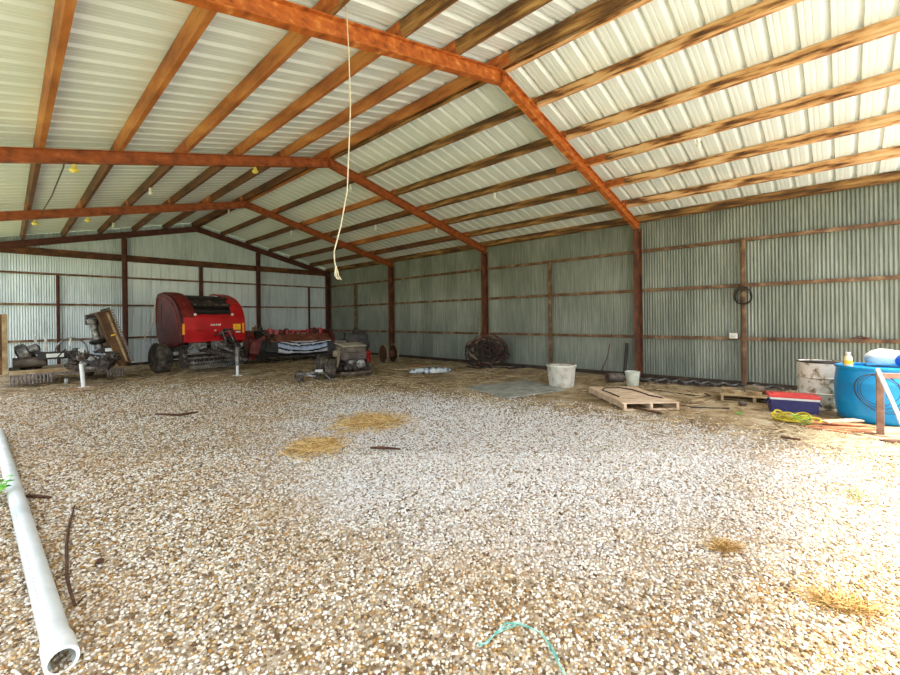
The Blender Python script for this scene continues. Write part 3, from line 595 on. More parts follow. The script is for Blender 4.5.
# rear tiller behind the mower
tl=thing('rotary_tiller','dark rotary tiller with a red frame standing behind the riding mower','tiller',(7.98,11.95,0),R(-25))
mb=MB(); mb.tube([(-.28,0,.22),(.45,0,.22)],.07,10); mb.box((.05,.0,.52),(.7,.5,.08)); mb.prism([(-.3,.3),(-.32,.5),(0,.62),(.3,.5),(.32,.3)],-.35,-.31); mb.prism([(-.3,.3),(-.32,.5),(0,.62),(.3,.5),(.32,.3)],.44,.48); obj('hood',mb,BLACK,tl,.01)
for k in range(9):
    mb=MB(); a=k*1.3; x=-.25+k*.085; mb.tube([(x,0,.22),(x,math.cos(a)*.18,.22+math.sin(a)*.18),(x+.06,math.cos(a+.3)*.215,.22+math.sin(a+.3)*.215)],.014,5); obj('tine',mb,DIRTY,tl)
mb=MB(); mb.tube([(.0,-.1,.6),(-.05,-.1,1.05),(.1,-.05,1.3)],.10,10); mb.box((-.1,-.15,.92),(.42,.36,.5)); mb.lathe([(.05,0),(.24,.02),(.26,.12),(.1,.16)],16,Matrix.Translation((.2,-.1,1.0))@Matrix.Rotation(R(80),4,'X')); mb.lathe([(.05,0),(.2,.02),(.22,.1),(.1,.14)],16,Matrix.Translation((.28,-.18,.8))@Matrix.Rotation(R(90),4,'X')); obj('engine',mb,BLACK,tl,.02)
mb=MB(); mb.tube([(.4,-.3,.02),(.42,-.25,.55),(.15,-.2,.62)],.035,8); mb.tube([(.42,-.25,.5),(.05,-.35,.5)],.03,8); mb.tube([(.5,-.25,.02),(.5,-.1,.6)],.03,8); obj('frame',mb,RED,tl)
mb=MB(); mb.tube([(-.15,.1,.6),(-.2,.3,1.1),(-.25,.5,1.2)],.02,6); mb.tube([(.15,.1,.6),(.12,.3,1.1),(.1,.5,1.2)],.02,6); obj('handlebar',mb,BLACK,tl)

# ------------------------------------------------------------------ cable spool
sp=thing('cable_spool','empty wooden cable spool standing on its rims at the rear right post','cable spool',(9.78,12.36,.345),R(-12))
for s in (-1,1):
    mb=MB(); mb.lathe([(.04,s*.21-.015),(.32,s*.21-.015),(.34,s*.21-.01),(.345,s*.21),(.34,s*.21+.01),(.32,s*.21+.015),(.04,s*.21+.015)],28,Matrix.Rotation(R(90),4,'Y')); fo=obj('flange',mb,DARKWOOD,sp)
    mb=MB(); mb.lathe([(.325,s*.21-.03),(.352,s*.21-.03),(.352,s*.21+.03),(.325,s*.21+.03)],28,Matrix.Rotation(R(90),4,'Y'),False); fo.location.z=0.0; obj('rim_band',mb,GREYWOOD,fo)
mb=MB(); mb.lathe([(.13,-.2),(.13,.2)],18,Matrix.Rotation(R(90),4,'Y')); obj('drum',mb,DARKWOOD,sp,0,True)
sp.location.z=.353

# ------------------------------------------------------------------ coiled cable heap
cr=random.Random(21); mb=MB()
for k in range(30):
    cx=cr.uniform(-.2,.2); cz=.52+cr.uniform(-.16,.12); rx=cr.uniform(.12,.62); rz=cr.uniform(.12,.48); ly=cr.uniform(-.16,.14); tw=cr.uniform(-.5,.5); ph=cr.uniform(0,6)
    pts=[]
    for q in range(0,31):
        a=ph+q/30*6.4; x=rx*math.cos(a); z=rz*math.sin(a)
        x,z=x*math.cos(tw)-z*math.sin(tw),x*math.sin(tw)+z*math.cos(tw)
        zz=max(cz+z,.03+.05*cr.random()); pts.append((cx+x,ly+.10*(zz-.5)+.05*math.sin(a*2+k)-.0,zz))
    mb.tube(pts,cr.choice((.018,.022,.028)),5)
for k in range(7):
    x=cr.uniform(-.7,.6); mb.tube([(x,-.15,.03),(x+.4,-.35+cr.uniform(-.2,.1),.03),(x+.8,-.2,.04)],.02,5)
cc=thing('cable_coil','heap of dark coiled cable leaning on the post at the right wall','cable coil',(10.92,8.62,0),R(-62))
obj('coil',mb,COILM,cc,0,True)
for k in range(9):
    mb=MB(); rx=cr.uniform(.42,.74); rz=cr.uniform(.34,.56); ph=cr.uniform(0,6); tw=cr.uniform(-.4,.4)
    mb.tube([(rx*math.cos(ph+q*.16),-.14+.05*math.sin(q*.3),max(.03,.55+rz*math.sin(ph+q*.16+tw))) for q in range(16)],.016,5); obj('stiff_strand',mb,GREYWOOD if k%3==0 else POSTRUST,cc,0,True)
mb=MB(); mb.bar((10.98,8.98,.0),(11.30,9.22,1.72),.05,.03); tag(obj('wooden_lath',mb,GREYWOOD),'pale wooden lath stuck upright in the cable heap by the post','lath')

# ------------------------------------------------------------------ tub, bucket, mat, roll, sack
mb=MB(); mb.lathe([(.0,.0),(.27,.0),(.285,.02),(.325,.46),(.345,.48),(.345,.51),(.325,.52),(.305,.50),(.265,.03),(.0,.03)],36); tub=thing('plastic_tub','large dirty white plastic tub beside the grey mat','tub',(9.0,4.86,0)); obj('shell',mb,TUB,tub,0,True)
mb=MB(); mb.tube([(.30*math.cos(R(q)),.30*math.sin(R(q)),.515) for q in range(0,361,12)],.014,6); obj('dark_rim',mb,GREYWOOD,tub,0,True)
bk=thing('bucket','small grey-white bucket standing at the foot of the rusty post','bucket',(10.0,3.58,0)); bk.scale=(.86,.86,.92)
mb=MB(); mb.lathe([(0,0),(.14,0),(.15,.01),(.185,.34),(.195,.345),(.195,.38),(.18,.385),(.17,.36),(.135,.02),(0,.02)],28); obj('pail',mb,simple('grey white bucket plastic',[(.3,(176,180,160)),(.5,(206,208,190)),(.75,(222,222,206))],6,.5),bk,0,True)
mb=MB(); mb.tube([(.19*math.cos(R(q)),.19*math.sin(R(q))*.25-.18,.33-.10*math.sin(R(q))) for q in range(0,181,15)],.005,5); obj('wire_handle',mb,STEEL,bk)
mb=MB(); mb.lathe([(.05,-.2),(.115,-.2),(.12,0),(.115,.2),(.095,.2),(.09,-.15),(.05,-.15)],20,Matrix.Translation((10.32,4.12,.121))@Matrix.Rotation(R(-40),4,'Z')@Matrix.Rotation(R(90),4,'Y')); tag(obj('duct_roll',mb,GREYPAINT,None,0,True),'short grey pipe roll lying left of the small bucket','pipe roll')
vs=[(7.37,6.44,0),(6.93,4.92,0),(8.55,4.50,0),(9.23,5.95,0)]; mb=MB(); mb.add([(a,b,.004) for a,b,c in vs]+[(a,b,.03) for a,b,c in vs],[(3,2,1,0),(4,5,6,7),(0,1,5,4),(1,2,6,5),(2,3,7,6),(3,0,4,7)])
tag(obj('rubber_mat',mb,CARDB,None,.006),'flat grey mat lying on the ground left of the white tub','mat')
# crumpled sack
sr=random.Random(8); mb=MB(); n=14; k=18; vs=[]
for i in range(k+1):
    t=i/k; r=.10*(math.sin(math.pi*min(max(t,.03),.97))**.45)
    for j in range(n):
        a=2*math.pi*j/n; rr=r*(1+sr.uniform(-.28,.28)); vs.append(((t-.5)*1.25,rr*math.cos(a)*1.6,max(.012,.085+rr*math.sin(a))))
mb.add(vs,[(i*n+j,i*n+(j+1)%n,(i+1)*n+(j+1)%n,(i+1)*n+j) for i in range(k) for j in range(n)]+[list(range(n))[::-1],list(range(k*n,k*n+n))])
tag(obj('feed_sack',mb,simple('blue white sack',[(.42,(60,84,110)),(.48,(178,186,190)),(.7,(230,230,226))],7,.6),None,0,True,loc=(8.62,8.95,0),rot=(0,0,R(-38))),'crumpled blue and white sack lying on the earth before the cable spool','sack')

# ------------------------------------------------------------------ pallets
TANWOOD=simple('weathered tan wood',[(.3,(120,98,66)),(.5,(168,144,104)),(.7,(198,176,136))],5,.85,0,(1,5,1))
def pallet(name,label,loc,rz,L,Wd,nb,mat,jit):
    t=thing(name,label,'pallet',loc,rz,'wooden pallets'); pr=random.Random(jit)
    for x in (-Wd/2+.03,0,Wd/2-.03):
        mb=MB(); mb.box((x,0,.073),(.045,L,.09)); obj('stringer',mb,mat,t,.004)
    for k in range(nb):
        y=-L/2+(k+.5)*L/nb
        mb=MB(); mb.box((pr.uniform(-.012,.012),y,.13),(Wd+pr.uniform(-.02,.03),L/nb*pr.uniform(.78,.92),.02),(0,0,pr.uniform(-.01,.01))); obj('top_board',mb,mat,t,.003)
    for k in range(4):
        y=-L/2+.06+k*(L-.12)/3; mb=MB(); mb.box((0,y,.015),(Wd,.1,.02)); obj('bottom_board',mb,mat,t,.003)
    return t
d=math.atan2(4.02-2.79,8.52-7.28)   # long side
pallet('wooden_pallet','pale wooden pallet with a dark hose on top, right of the white tub',((7.28+9.40)/2-.10,(2.79+3.40)/2-.08,0),d-R(90),1.72,.98,11,WOOD,1)
pallet('wooden_pallet','grey weathered pallet loaded with scraps, close to the right wall',(9.85,1.25,0),R(98),1.05,1.05,7,TANWOOD,2)
mb=MB(); mb.tube([(7.75,3.02,.152),(8.0,3.3,.16),(8.25,3.55,.152),(8.55,3.62,.152),(8.75,3.45,.152),(8.7,3.15,.152),(8.45,2.85,.152),(8.22,2.62,.152),(8.17,2.42,.15),(8.17,2.2,.06),(8.30,1.95,.012),(8.45,1.7,.012),(8.62,1.45,.012)],.012,6); tag(obj('rubber_hose',mb,COILM,None,0,True),'dark hose looped over the pale pallet and trailing right','hose')
mb=MB(); mb.tube([(9.4,3.4,.012),(9.75,3.0,.012),(9.66,2.6,.012),(9.55,2.1,.012),(9.75,1.95,.012),(9.95,2.1,.012)],.011,6); tag(obj('rubber_hose',mb,COILM,None,0,True),'dark hose lying on the earth between the pale pallet and the wall','hose')
# scraps on the second pallet
qr=random.Random(4)
for k,(l,mm) in enumerate((('pale stone chunk on the grey pallet, tallest of the scraps',GREYWOOD),('flat tan wood offcut at the left end of the grey pallet',TAN),('dark wood offcut in the middle of the grey pallet',DARKWOOD),('tan block at the front edge of the grey pallet',TAN),('grey block at the right end of the grey pallet',GREYPAINT),('long thin batten lying along the grey pallet',GREYWOOD))):
    x,y=((9.85,1.25),(9.62,1.58),(9.75,1.02),(9.5,1.2),(9.75,.86),(10.05,1.25))[k]; dd=((.22,.26,.12),(.2,.26,.05),(.14,.3,.06),(.14,.2,.07),(.16,.16,.08),(.06,.8,.04))[k]
    mb=MB(); mb.box((0,0,dd[2]/2),dd); mb.box((.03,.02,dd[2]*.62),(dd[0]*.6,dd[1]*.7,dd[2]*.8)) if k in(0,3) else None
    tag(obj('wood_scrap',mb,mm,None,.012,loc=(x,y,.141),rot=(0,0,qr.uniform(-.5,.5) if k<5 else .1)),l,'scrap','scraps on the grey pallet')
mb=MB(); mb.lathe([(0,0),(.06,.01),(.07,.05),(.04,.09),(0,.1)],9); tag(obj('stone',mb,GREYPAINT,None,0,True,loc=(9.06,1.32,0)),'pale stone in front of the grey pallet, left of the cooler','stone')

# bar joist along the right wall
tj=thing('bar_joist','long light steel truss lying along the foot of the right wall','truss',(10.95,2.6,0),R(10))
L=3.6
for x,z in ((0,.035),(.30,.035)):
    mb=MB(); mb.bar((x,-L/2,z),(x,L/2,z),.045,.05); obj('chord',mb,DIRTY,tj)
for k in range(12):
    y=-L/2+.1+k*.3; mb=MB(); mb.tube([(.0,y,.065),(.3,y+.15,.075)],.02,6); mb.tube([(.3,y+.15,.075),(.0,y+.29,.065)],.02,6); obj('web_rod',mb,STEEL,tj)

# ------------------------------------------------------------------ cooler, drums, bottle, sack
co_=thing('cooler','navy blue cooler with a red lid and white band, in front of the drums','cooler',(9.02,.62,0),R(-76)); co_.scale=(.87,.9,.93)
mb=MB(); mb.prism([(-.15,.0),(-.17,.235),(.17,.235),(.15,.0)],-.36,.36); obj('body',mb,NAVY,co_,.02)
mb=MB(); mb.box((0,0,.252),(.75,.36,.04)); obj('white_band',mb,WHITE,co_,.012,label='white band under the lid')
mb=MB(); mb.box((0,0,.296),(.78,.38,.05)); mb.box((0,0,.325),(.64,.26,.016)); obj('lid',mb,COOLRED,co_,.018)
for s in (-1,1):
    mb=MB(); mb.tube([(s*.365,-.1,.2),(s*.405,-.1,.15),(s*.405,.1,.15),(s*.365,.1,.2)],.014,6); obj('handle',mb,NAVY,co_)
dr=thing('steel_drum','stained off-white steel drum with peeling paint behind the cooler','drum',(9.76,.29,0)); dr.scale=(1,1,.96)
mb=MB(); pr=[(.0,.012),(.30,.012),(.315,.0),(.318,.02),(.305,.03)]
pr+=[(.305,.27),(.32,.285),(.305,.30),(.305,.55),(.32,.565),(.305,.58),(.305,.82),(.318,.83),(.315,.85),(.30,.85),(.29,.825),(0,.825)]
mb.lathe(pr,40); obj('shell',mb,DRUM,dr,0,True)
mb=MB(); mb.tube([(.312*math.cos(R(q)),.312*math.sin(R(q)),.842) for q in range(0,361,10)],.014,6); obj('top_chime',mb,BLACK,dr,0,True)
mb=MB(); mb.lathe([(0,.827),(.285,.827),(.285,.832),(0,.834)],32); obj('drum_lid',mb,BLACK,dr)
bt=thing('water_tank','round blue plastic tank at the right edge of the photo','tank',(9.12,-.36,0))
mb=MB(); S9=.94; mb.lathe([(q*S9,h*.955) for q,h in [(0,.0),(.40,.0),(.44,.03),(.475,.14),(.492,.30),(.496,.32),(.492,.34),(.50,.5),(.494,.60),(.498,.62),(.494,.64),(.485,.74),(.47,.82),(.485,.83),(.495,.85),(.49,.872),(.46,.878),(.45,.858),(0,.85)]],56); obj('shell',mb,BLUE,bt,0,True)
mb=MB(); mb.lathe([(.07,.85),(.07,.875),(.055,.88),(0,.88)],20,Matrix.Translation((.2,.15,-.036))); obj('bung_cap',mb,BLUE,bt)
jb=thing('jug','cream plastic jug standing on the blue tank','jug',(8.86,-.06,.819))
mb=MB(); mb.lathe([(0,0),(.05,0),(.054,.01),(.054,.13),(.045,.16),(.026,.18),(.022,.19),(.022,.2)],20); obj('body',mb,simple('cream plastic',[(.3,(222,208,160)),(.7,(240,230,190))],5,.5),jb,0,True)
mb=MB(); mb.lathe([(.03,.198),(.03,.225),(0,.226)],16); obj('cap',mb,WHITE,jb)
mb=MB(); mb.lathe([(.055,.05),(.055,.10)],20,None,False); obj('label_band',mb,YELLOW,jb)
# sack on the tank
def blob(name,mat,c,rx,ry,rz,seed,parent=None,loc=None,rot=None):
    br=random.Random(seed); mb=MB(); n=20; k=10; vs=[(0,0,rz)]
    f=lambda x,y,z:1+.10*math.sin(5*x/rx+seed)+.08*math.sin(7*y/ry+z*9)
    pr=[]; 
    for i in range(k+1):
        th=math.pi*(i+.0)/k
        for j in range(n):
            a=2*math.pi*j/n; x=rx*math.sin(th)*math.cos(a); y=ry*math.sin(th)*math.sin(a); z=rz*math.cos(th); q=f(x,y,z)
            pr.append((c[0]+x*q,c[1]+y*q,max(c[2]+z*q,.006)))
    mb.add(pr,[(i*n+j,i*n+(j+1)%n,(i+1)*n+(j+1)%n,(i+1)*n+j) for i in range(k) for j in range(n)])
    return obj(name,mb,mat,parent,0,True,loc,rot)
sk_=thing('plastic_sack','white plastic sack with a blue print lying on the blue tank','sack',(9.28,-.52,.841),R(-95))
blob('bag',BAG,(0,0,.10),.31,.19,.13,3,sk_)
blob('blue_panel',BLUEC,(.16,-.03,.09),.13,.195,.10,3,sk_).name='blue_print'

# ------------------------------------------------------------------ rusty pipe rail, leaning pipe, wire
pf=thing('pipe_rail','rusty pink pipe rail on a short post at the right edge of the photo','rail',(8.0,-.36,0),0)
RUSTPINK=simple('pinkish rusted pipe',[(.3,(112,82,66)),(.55,(152,116,96)),(.75,(180,148,128))],7,.7)
mb=MB(); mb.box((0,0,.42),(.075,.075,.84)); mb.box((0,0,.006),(.15,.15,.012)); obj('post',mb,RUSTPINK,pf,.006)
mb=MB(); mb.bar((-.02,.03,.80),(.62,-1.0,.80),.06,.07); obj('rail',mb,RUSTPINK,pf,.006)
mb=MB(); mb.tube([(7.945,-.335,.89),(7.30,-.60,.02)],.024,12); tag(obj('white_pipe',mb,PVC,None,0,True),'thin white pipe leaning on the rusty rail post','pipe')
mb=MB(); wr_=random.Random(9)
for k,r_ in enumerate((.19,.215,.24,.25)):
    mb.tube([(8.055+.004*k+.05*math.sin(R(q)+k), -.36+wr_.uniform(-.004,.004)+r_*math.cos(R(q)), .60-.02*k+r_*1.05*math.sin(R(q)+.1*k)) for q in range(0,361,12)],.004,5)
tag(obj('wire_coil',mb,COILM,None,0,True),'loose wire coil hanging on the rusty rail post before the blue tank','wire coil')

# boards and strap heap
bd=[((8.35,.16),1.0,.13,.02,R(-72),REDWOOD,'long reddish board lying under the edge of the blue tank'),((8.12,.05),.85,.10,.02,R(-60),REDWOOD,'reddish board with a dark end lying before the blue tank'),
    ((8.02,-.02),.55,.09,.02,R(-80),REDWOOD,'short reddish board nearest the gravel, left of the rail post'),((7.72,-.55),.5,.10,.03,R(-50),DARKWOOD,'dark board piece right of the rail post'),((8.42,.02),.6,.14,.02,R(-40),WOOD,'pale short board lying against the foot of the blue tank'),((7.88,.14),.42,.08,.02,R(-95),REDWOOD,'thin reddish offcut nearest the yellow strap'),((8.25,.12),.75,.10,.02,R(-66),REDWOOD,'reddish board stacked on top of the other boards')]
bd=bd[:4]+[bd[-1]]+bd[4:-1]
for k,(p,L,W_,t_,rz,mm,l) in enumerate(bd):
    mb=MB(); mb.box((0,0,0),(L,W_,t_)); z=t_/2+.002+(.024 if k==4 else .046 if k==5 else 0)
    tag(obj('board',mb,mm,None,.003,loc=(p[0],p[1],z),rot=(0,0,rz)),l,'board','boards by the blue tank')
hs=random.Random(12); mb=MB()
for k in range(7):
    cx=hs.uniform(-.12,.12); cy=hs.uniform(-.07,.07); rx=hs.uniform(.12,.24); ry=hs.uniform(.06,.12); ph=hs.uniform(0,6)
    mb.tube([(cx+rx*math.cos(ph+q*.3),cy+ry*math.sin(ph+q*.3),.02+.022*k*(.5+.5*math.sin(q*.5+k))) for q in range(0,20)],.017,6)
tag(obj('yellow_strap',mb,HOSE,None,0,True,loc=(8.18,.56,0),rot=(0,0,R(-75))),'tangled yellow strap heap in front of the cooler','strap')

# ------------------------------------------------------------------ things on the right wall
jbx=thing('outlet_box','small white electrical box on the lowest girt beside the thin post','electrical box',(11.50,1.83,1.10))
mb=MB(); mb.box((0,0,.06),(.07,.16,.13)); obj('box',mb,WHITE,jbx,.008)
mb=MB(); mb.box((-.038,0,.06),(.008,.10,.08)); obj('cover_plate',mb,TUB,jbx,.003)
cw=random.Random(2); mb=MB()
for k in range(6):
    r=.14+cw.uniform(-.02,.035); oy=cw.uniform(-.02,.02)
    mb.tube([(11.40-.008*k,1.62+oy+r*math.cos(R(q)),2.06+oy+r*1.15*math.sin(R(q))) for q in range(0,361,15)],.008,5)
mb.tube([(11.40,1.62,2.2),(11.41,1.60,2.3),(11.46,1.64,2.3)],.01,5)
tag(obj('wire_coil',mb,COILM,None,0,True),'dark wire coil hanging on the thin post of the right wall','wire coil')
mb=MB(); mb.tube([(11.565,.15,1.082),(11.565,-.3,1.15),(11.565,-.75,1.082)],.013,6); mb.tube([(11.56,.0,1.08),(11.56,-.25,1.19),(11.56,-.6,1.08)],.011,6); tag(obj('steel_rod',mb,POSTRUST,None,0,True),'bent rusty rods resting on the lowest girt above the blue tank','rod')
mb=MB(); mb.tube([(11.30,4.25,.02),(11.42,4.22,.92)],.045,8); tag(obj('dark_pipe',mb,BLACK,None,0,True),'dark pipe stood upright against the post behind the small bucket','pipe')
mb=MB(); mb.tube([(11.5,5.0,.05),(11.05,4.6,.55),(10.95,4.5,.9)],.012,5); tag(obj('thin_stick',mb,DARKWOOD),'thin dark stick leaning left of the dark upright pipe','stick')

# ------------------------------------------------------------------ hanging cord, bulbs, wires
mb=MB(); mb.tube([(2.40,3.99,4.93),(2.43,3.86,4.99),(2.47,3.81,4.98),(2.49,3.79,4.89),(2.5,3.77,4.43),(2.51,3.77,3.85),(2.48,3.8,3.0),(2.43,3.85,2.63),(2.38,3.91,2.35),(2.38,3.9,2.24),(2.41,3.88,2.12)],.0065,6)
hc=tag(obj('hanging_cord',mb,TWINE,None,0,True),'white cord hanging from the nearest rafter frame','cord')
mb=MB()
for a in (-.02,.0,.025): mb.tube([(2.39,3.9,2.2),(2.40+a,3.9,2.1),(2.42+a*1.6,3.88+a,2.06)],.006,5)
obj('frayed_end',mb,TWINE,hc)
def bulb(x,y,z,yel,label):
    t=thing('light_bulb',label,'light bulb',(x,y,z),0,'bare bulbs under the roof'); t.scale=(.68,.68,.8)
    mb=MB(); mb.lathe([(.035,-.02),(.05,-.03),(.045,-.08),(.03,-.09)],14); mb.tube([(0,0,-.02),(0,0,.0)],.02,8); obj('socket',mb,YBULB if yel else WHITE,t,0,True)
    mb=MB(); mb.lathe([(.025,-.085),(.035,-.11),(.055,-.15),(.055,-.18),(.035,-.21),(0,-.218)] if not yel else [(.03,-.085),(.09,-.10),(.10,-.13),(.06,-.17),(0,-.18)],16); obj('bulb',mb,YBULB if yel else BULBG,t,0,True)
for i,(x,y,yel,l) in enumerate([(.78,9.12,1,'yellow lamp under the second rafter frame near the left edge of the photo'),(3.67,9.12,1,'yellow lamp under the second rafter frame close to the ridge'),
    (.5,14.3,1,'yellow lamp under the third rafter frame near the left edge of the photo'),(1.48,14.3,1,'yellow lamp under the third rafter frame, second from the left edge')]):
    bulb(x,y,zr(x)-.002,yel,l)
for x,y,l in [(2.36,11.9,'white bulb on the left slope between the second and third rafter frames'),(2.36,16.9,'white bulb on the left slope beyond the third rafter frame'),(5.36,15.6,'white bulb at the ridge beyond the third rafter frame'),
    (7.47,15.3,'white bulb on the right slope beyond the third rafter frame'),(8.52,11.4,'white bulb on the right slope right of the hanging cord tail'),(6.43,9.7,'white bulb on the right slope just beyond the second rafter frame'),
    (8.52,6.4,'white bulb on the right slope between the first and second rafter frames'),(9.52,9.5,'white bulb low on the right slope by the second rafter frame'),(8.52,1.85,'white bulb on the right slope nearest the camera')]:
    bulb(x,y,zr(x)+DR-.012,0,l)
mb=MB(); mb.tube([(.66,9.10,zr(.66)+.02),(.66,9.3,zr(.66)-.02),(.64,11.5,4.17),(.60,14.29,zr(.6)+.12)],.012,5); tag(obj('electric_wire',mb,BLACK,None,0,True),'dark wire strung between the second and third rafter frames at the left','wire')

# ------------------------------------------------------------------ ground bits near the camera
pv=thing('pvc_pipe','long white plastic pipe lying along the left edge of the photo','pipe',(0,0,0))
p0=Vector((.165,2.66,.058)); p1=Vector((-.09,8.9,.058)); dr_=(p1-p0).normalized()
q=dr_.to_track_quat('Z','Y').to_matrix().to_4x4(); m=Matrix.Translation(p0)@q; LL=(p1-p0).length
mb=MB(); mb.lathe([(.050,.0),(.0645,.0),(.0650,.02),(.0650,.16),(.056,.22),(.055,LL),(.049,LL),(.049,.25),(.050,.2)],28,m,False)
obj('tube',mb,PVC,pv,0,True)
INK=simple('faint grey ink',[(.3,(170,174,176)),(.7,(190,194,194))],5,.6)
for s0,n in ((.62,7),(1.05,6),(1.9,7)):                    # faint printing along the pipe, not legible
    for k in range(n):
        mb=MB(); a=R(52); mb.box(m@Vector((.0555*math.cos(a),.0555*math.sin(a),s0+k*.045)),(.005,.018,.005)); obj('print_mark',mb,INK,pv)
def stick(pts,r,label,mat=DARKWOOD,name='stick',z=None):
    mb=MB(); n=len(pts); mb.tube([(a,b,(r+.012) if z is None else z) for a,b in pts],[r*(.7+.5*math.sin(math.pi*i/(n-1))) for i in range(n)],7); return tag(obj(name,mb,mat,None,0,True),label,name.replace('_',' '))
stick([(.4,4.95),(.36,4.7),(.32,4.42),(.285,4.1),(.27,3.87),(.25,3.6),(.25,3.41),(.255,3.2),(.31,3.27)],  .0085,'long curved brown stick on the gravel right of the white pipe')
stick([(.07,5.6),(.17,5.48),(.27,5.33)],  .014,'short dark stick beside the white pipe')
stick([(1.76,8.72),(2.03,8.29),(2.31,8.31)],.02,'dark twig lying on the gravel far off, below the baler')
stick([(3.1,4.31),(3.2,4.2),(3.32,3.99)],.016,'short dark rod on the gravel below the straw patches')
stick([(7.48,2.66),(7.32,2.17)],.03,'brown stick lying along the front of the pale pallet')
stick([(6.91,.60),(6.92,.40)],.022,'grey brown stick on the gravel left of the reddish boards')
mb=MB(); mb.lathe([(0,0),(.02,.004),(.026,.016),(.016,.03),(0,.032)],8,Matrix.Translation((.42,3.66,.008))); tag(obj('dirt_clod',mb,DARKWOOD,None,0,True),'small brown clod on the gravel right of the curved stick','clod')
mb=MB(); pts=[(1.57,1.31),(1.6,1.29),(1.68,1.30),(1.76,1.29),(1.82,1.24),(1.85,1.13),(1.82,1.07),(1.76,1.0),(1.68,.90),(1.6,.78)]
for k in range(3): mb.tube([(a+random.uniform(-.005,.005),b+random.uniform(-.005,.005),.024+.006*k+.01*math.sin(i*1.7+k)) for i,(a,b) in enumerate(pts)],random.choice((.003,.0038)),5)
tag(obj('baling_twine',mb,TEAL,None,0,True),'teal baling twine lying on the gravel at the bottom of the photo','twine')
for (x,y,L,rz,l,mm) in ((4.1,13.6,.9,.2,'pale board lying on the earth in front of the baler jack',WOOD),(9.0,10.2,1.1,-.6,'narrow board on the earth right of the riding mower',WOOD),(9.75,10.7,.7,-.9,'reddish board on the earth below the cable spool',REDWOOD),(1.25,13.75,.55,.1,'reddish board under the mower jack stand',REDWOOD)):
    mb=MB(); mb.box((0,0,.011),(L,.10,.02)); tag(obj('board',mb,mm,None,.003,loc=(x,y,.001),rot=(0,0,rz)),l,'board')

# leafy weeds
def weed(name,label,loc,n,h,seed,leaf=.05):
    t=thing(name,label,'weed',loc); lr=random.Random(seed); st=MB(); lf=MB()
    for k in range(n):
        a=lr.uniform(0,6.3); rr=lr.uniform(.3,1)*h*.8; tip=Vector((math.cos(a)*rr,math.sin(a)*rr,h*lr.uniform(.5,1)))
        st.tube([(0,0,0),tip*.5+Vector((0,0,h*.15)),tip],.003,5)
        for j in range(3):
            c=tip*(1-.2*j); b=lr.uniform(0,6.3); d=Vector((math.cos(b),math.sin(b),lr.uniform(-.2,.4))).normalized()*leaf; s_=d.cross(Vector((0,0,1))).normalized()*leaf*.42
            up=Vector((0,0,.003)); v=[c,c+d*.5+s_,c+d,c+d*.5-s_,c+d*.5+Vector((0,0,leaf*.12))]
            lf.add(v,[(0,1,4),(1,2,4),(2,3,4),(3,0,4)])
    obj('stem',st,GREEN,t); lo=obj('foliage',lf,GREEN,t); lo['kind']='stuff'
    return t
weed('weed','bright green leafy weed beside the white pipe at the left edge',(-.10,5.55,0),16,.24,3,.085)
weed('weed','light green weed sprouting in front of the yellow strap',(7.96,.42,0),10,.16,5,.045)
weed('weed','tiny green tuft on the earth left of the cooler',(8.2,1.25,0),5,.06,6,.04)

DULLG=strawmat('dull green grass',[(120,130,60),(150,154,84),(180,170,110)])
# blades of straw and dry grass
def blades(name,centres,label,cat,mat,lmin,lmax,w,lift,seed):
    """centres: (n,2) positions; flat 3-D blades lying at random"""
    g=np.random.default_rng(seed); n=len(centres); a=g.uniform(0,2*np.pi,n); L=g.uniform(lmin,lmax,n); z0=g.uniform(.004,.02,n); up=g.uniform(0,lift,n)
    d=np.stack([np.cos(a),np.sin(a)],1); s=np.stack([-d[:,1],d[:,0]],1)*w
    V=np.zeros((n,6,3))
    for e,(t) in enumerate((0,1)):
        p=centres+d*L[:,None]*t; z=z0+up*t
        V[:,e*3+0,:2]=p-s; V[:,e*3+1,:2]=p+s; V[:,e*3+2,:2]=p
        V[:,e*3+0,2]=z; V[:,e*3+1,2]=z; V[:,e*3+2,2]=z+w*1.2
    base=np.arange(n)[:,None,None]*6
    F=np.array([[0,1,4,3],[1,2,5,4],[2,0,3,5]])[None]+base
    o=npmesh(name,V.reshape(-1,3),F.reshape(-1,4),mat); return tag(o,label,cat,kind='stuff')
def disc(c,rx,ry,n,seed,rot=0):
    g=np.random.default_rng(seed); p=g.normal(0,.45,(n,2))*[rx,ry]; cs,sn=math.cos(rot),math.sin(rot)
    return p@np.array([[cs,sn],[-sn,cs]])+c
blades('straw_patch',disc((2.71,4.95),.36,.42,800,1,R(-44)),'patch of golden straw on the gravel, nearer the camera','straw',STRAW,.06,.2,.004,.02,1)
blades('straw_patch',disc((3.98,5.48),.58,.62,1200,2,R(-50)),'larger patch of golden straw on the gravel behind the nearer one','straw',STRAW,.06,.22,.004,.02,2)
blades('dry_grass',disc((3.41,.61),.10,.055,260,3,R(-40)),'small tuft of dry brown grass on the gravel','dry grass',STRAW,.04,.10,.002,.05,3)
blades('dry_grass',disc((3.17,.02),.16,.07,420,4,R(-70)),'longer streak of dry grass near the bottom right corner','dry grass',STRAW,.04,.11,.002,.05,4)
blades('dry_grass',disc((7.2,-.05),.55,.9,1500,5,0),'spread of pale dry hay before the reddish boards','dry grass',HAYP,.05,.16,.003,.02,5)
blades('green_grass',disc((5.2,-.08),.22,.14,90,6,0),'small green grass tuft on the gravel at the right','grass',DULLG,.03,.08,.0016,.06,6)
g_=np.random.default_rng(20); P=g_.uniform([-.4,.2],[11.3,19.3],(26000,2)); dd=(np.maximum(P[:,0],0)/6.9)**2.2+(np.maximum(P[:,1],0)/13.0)**2.2
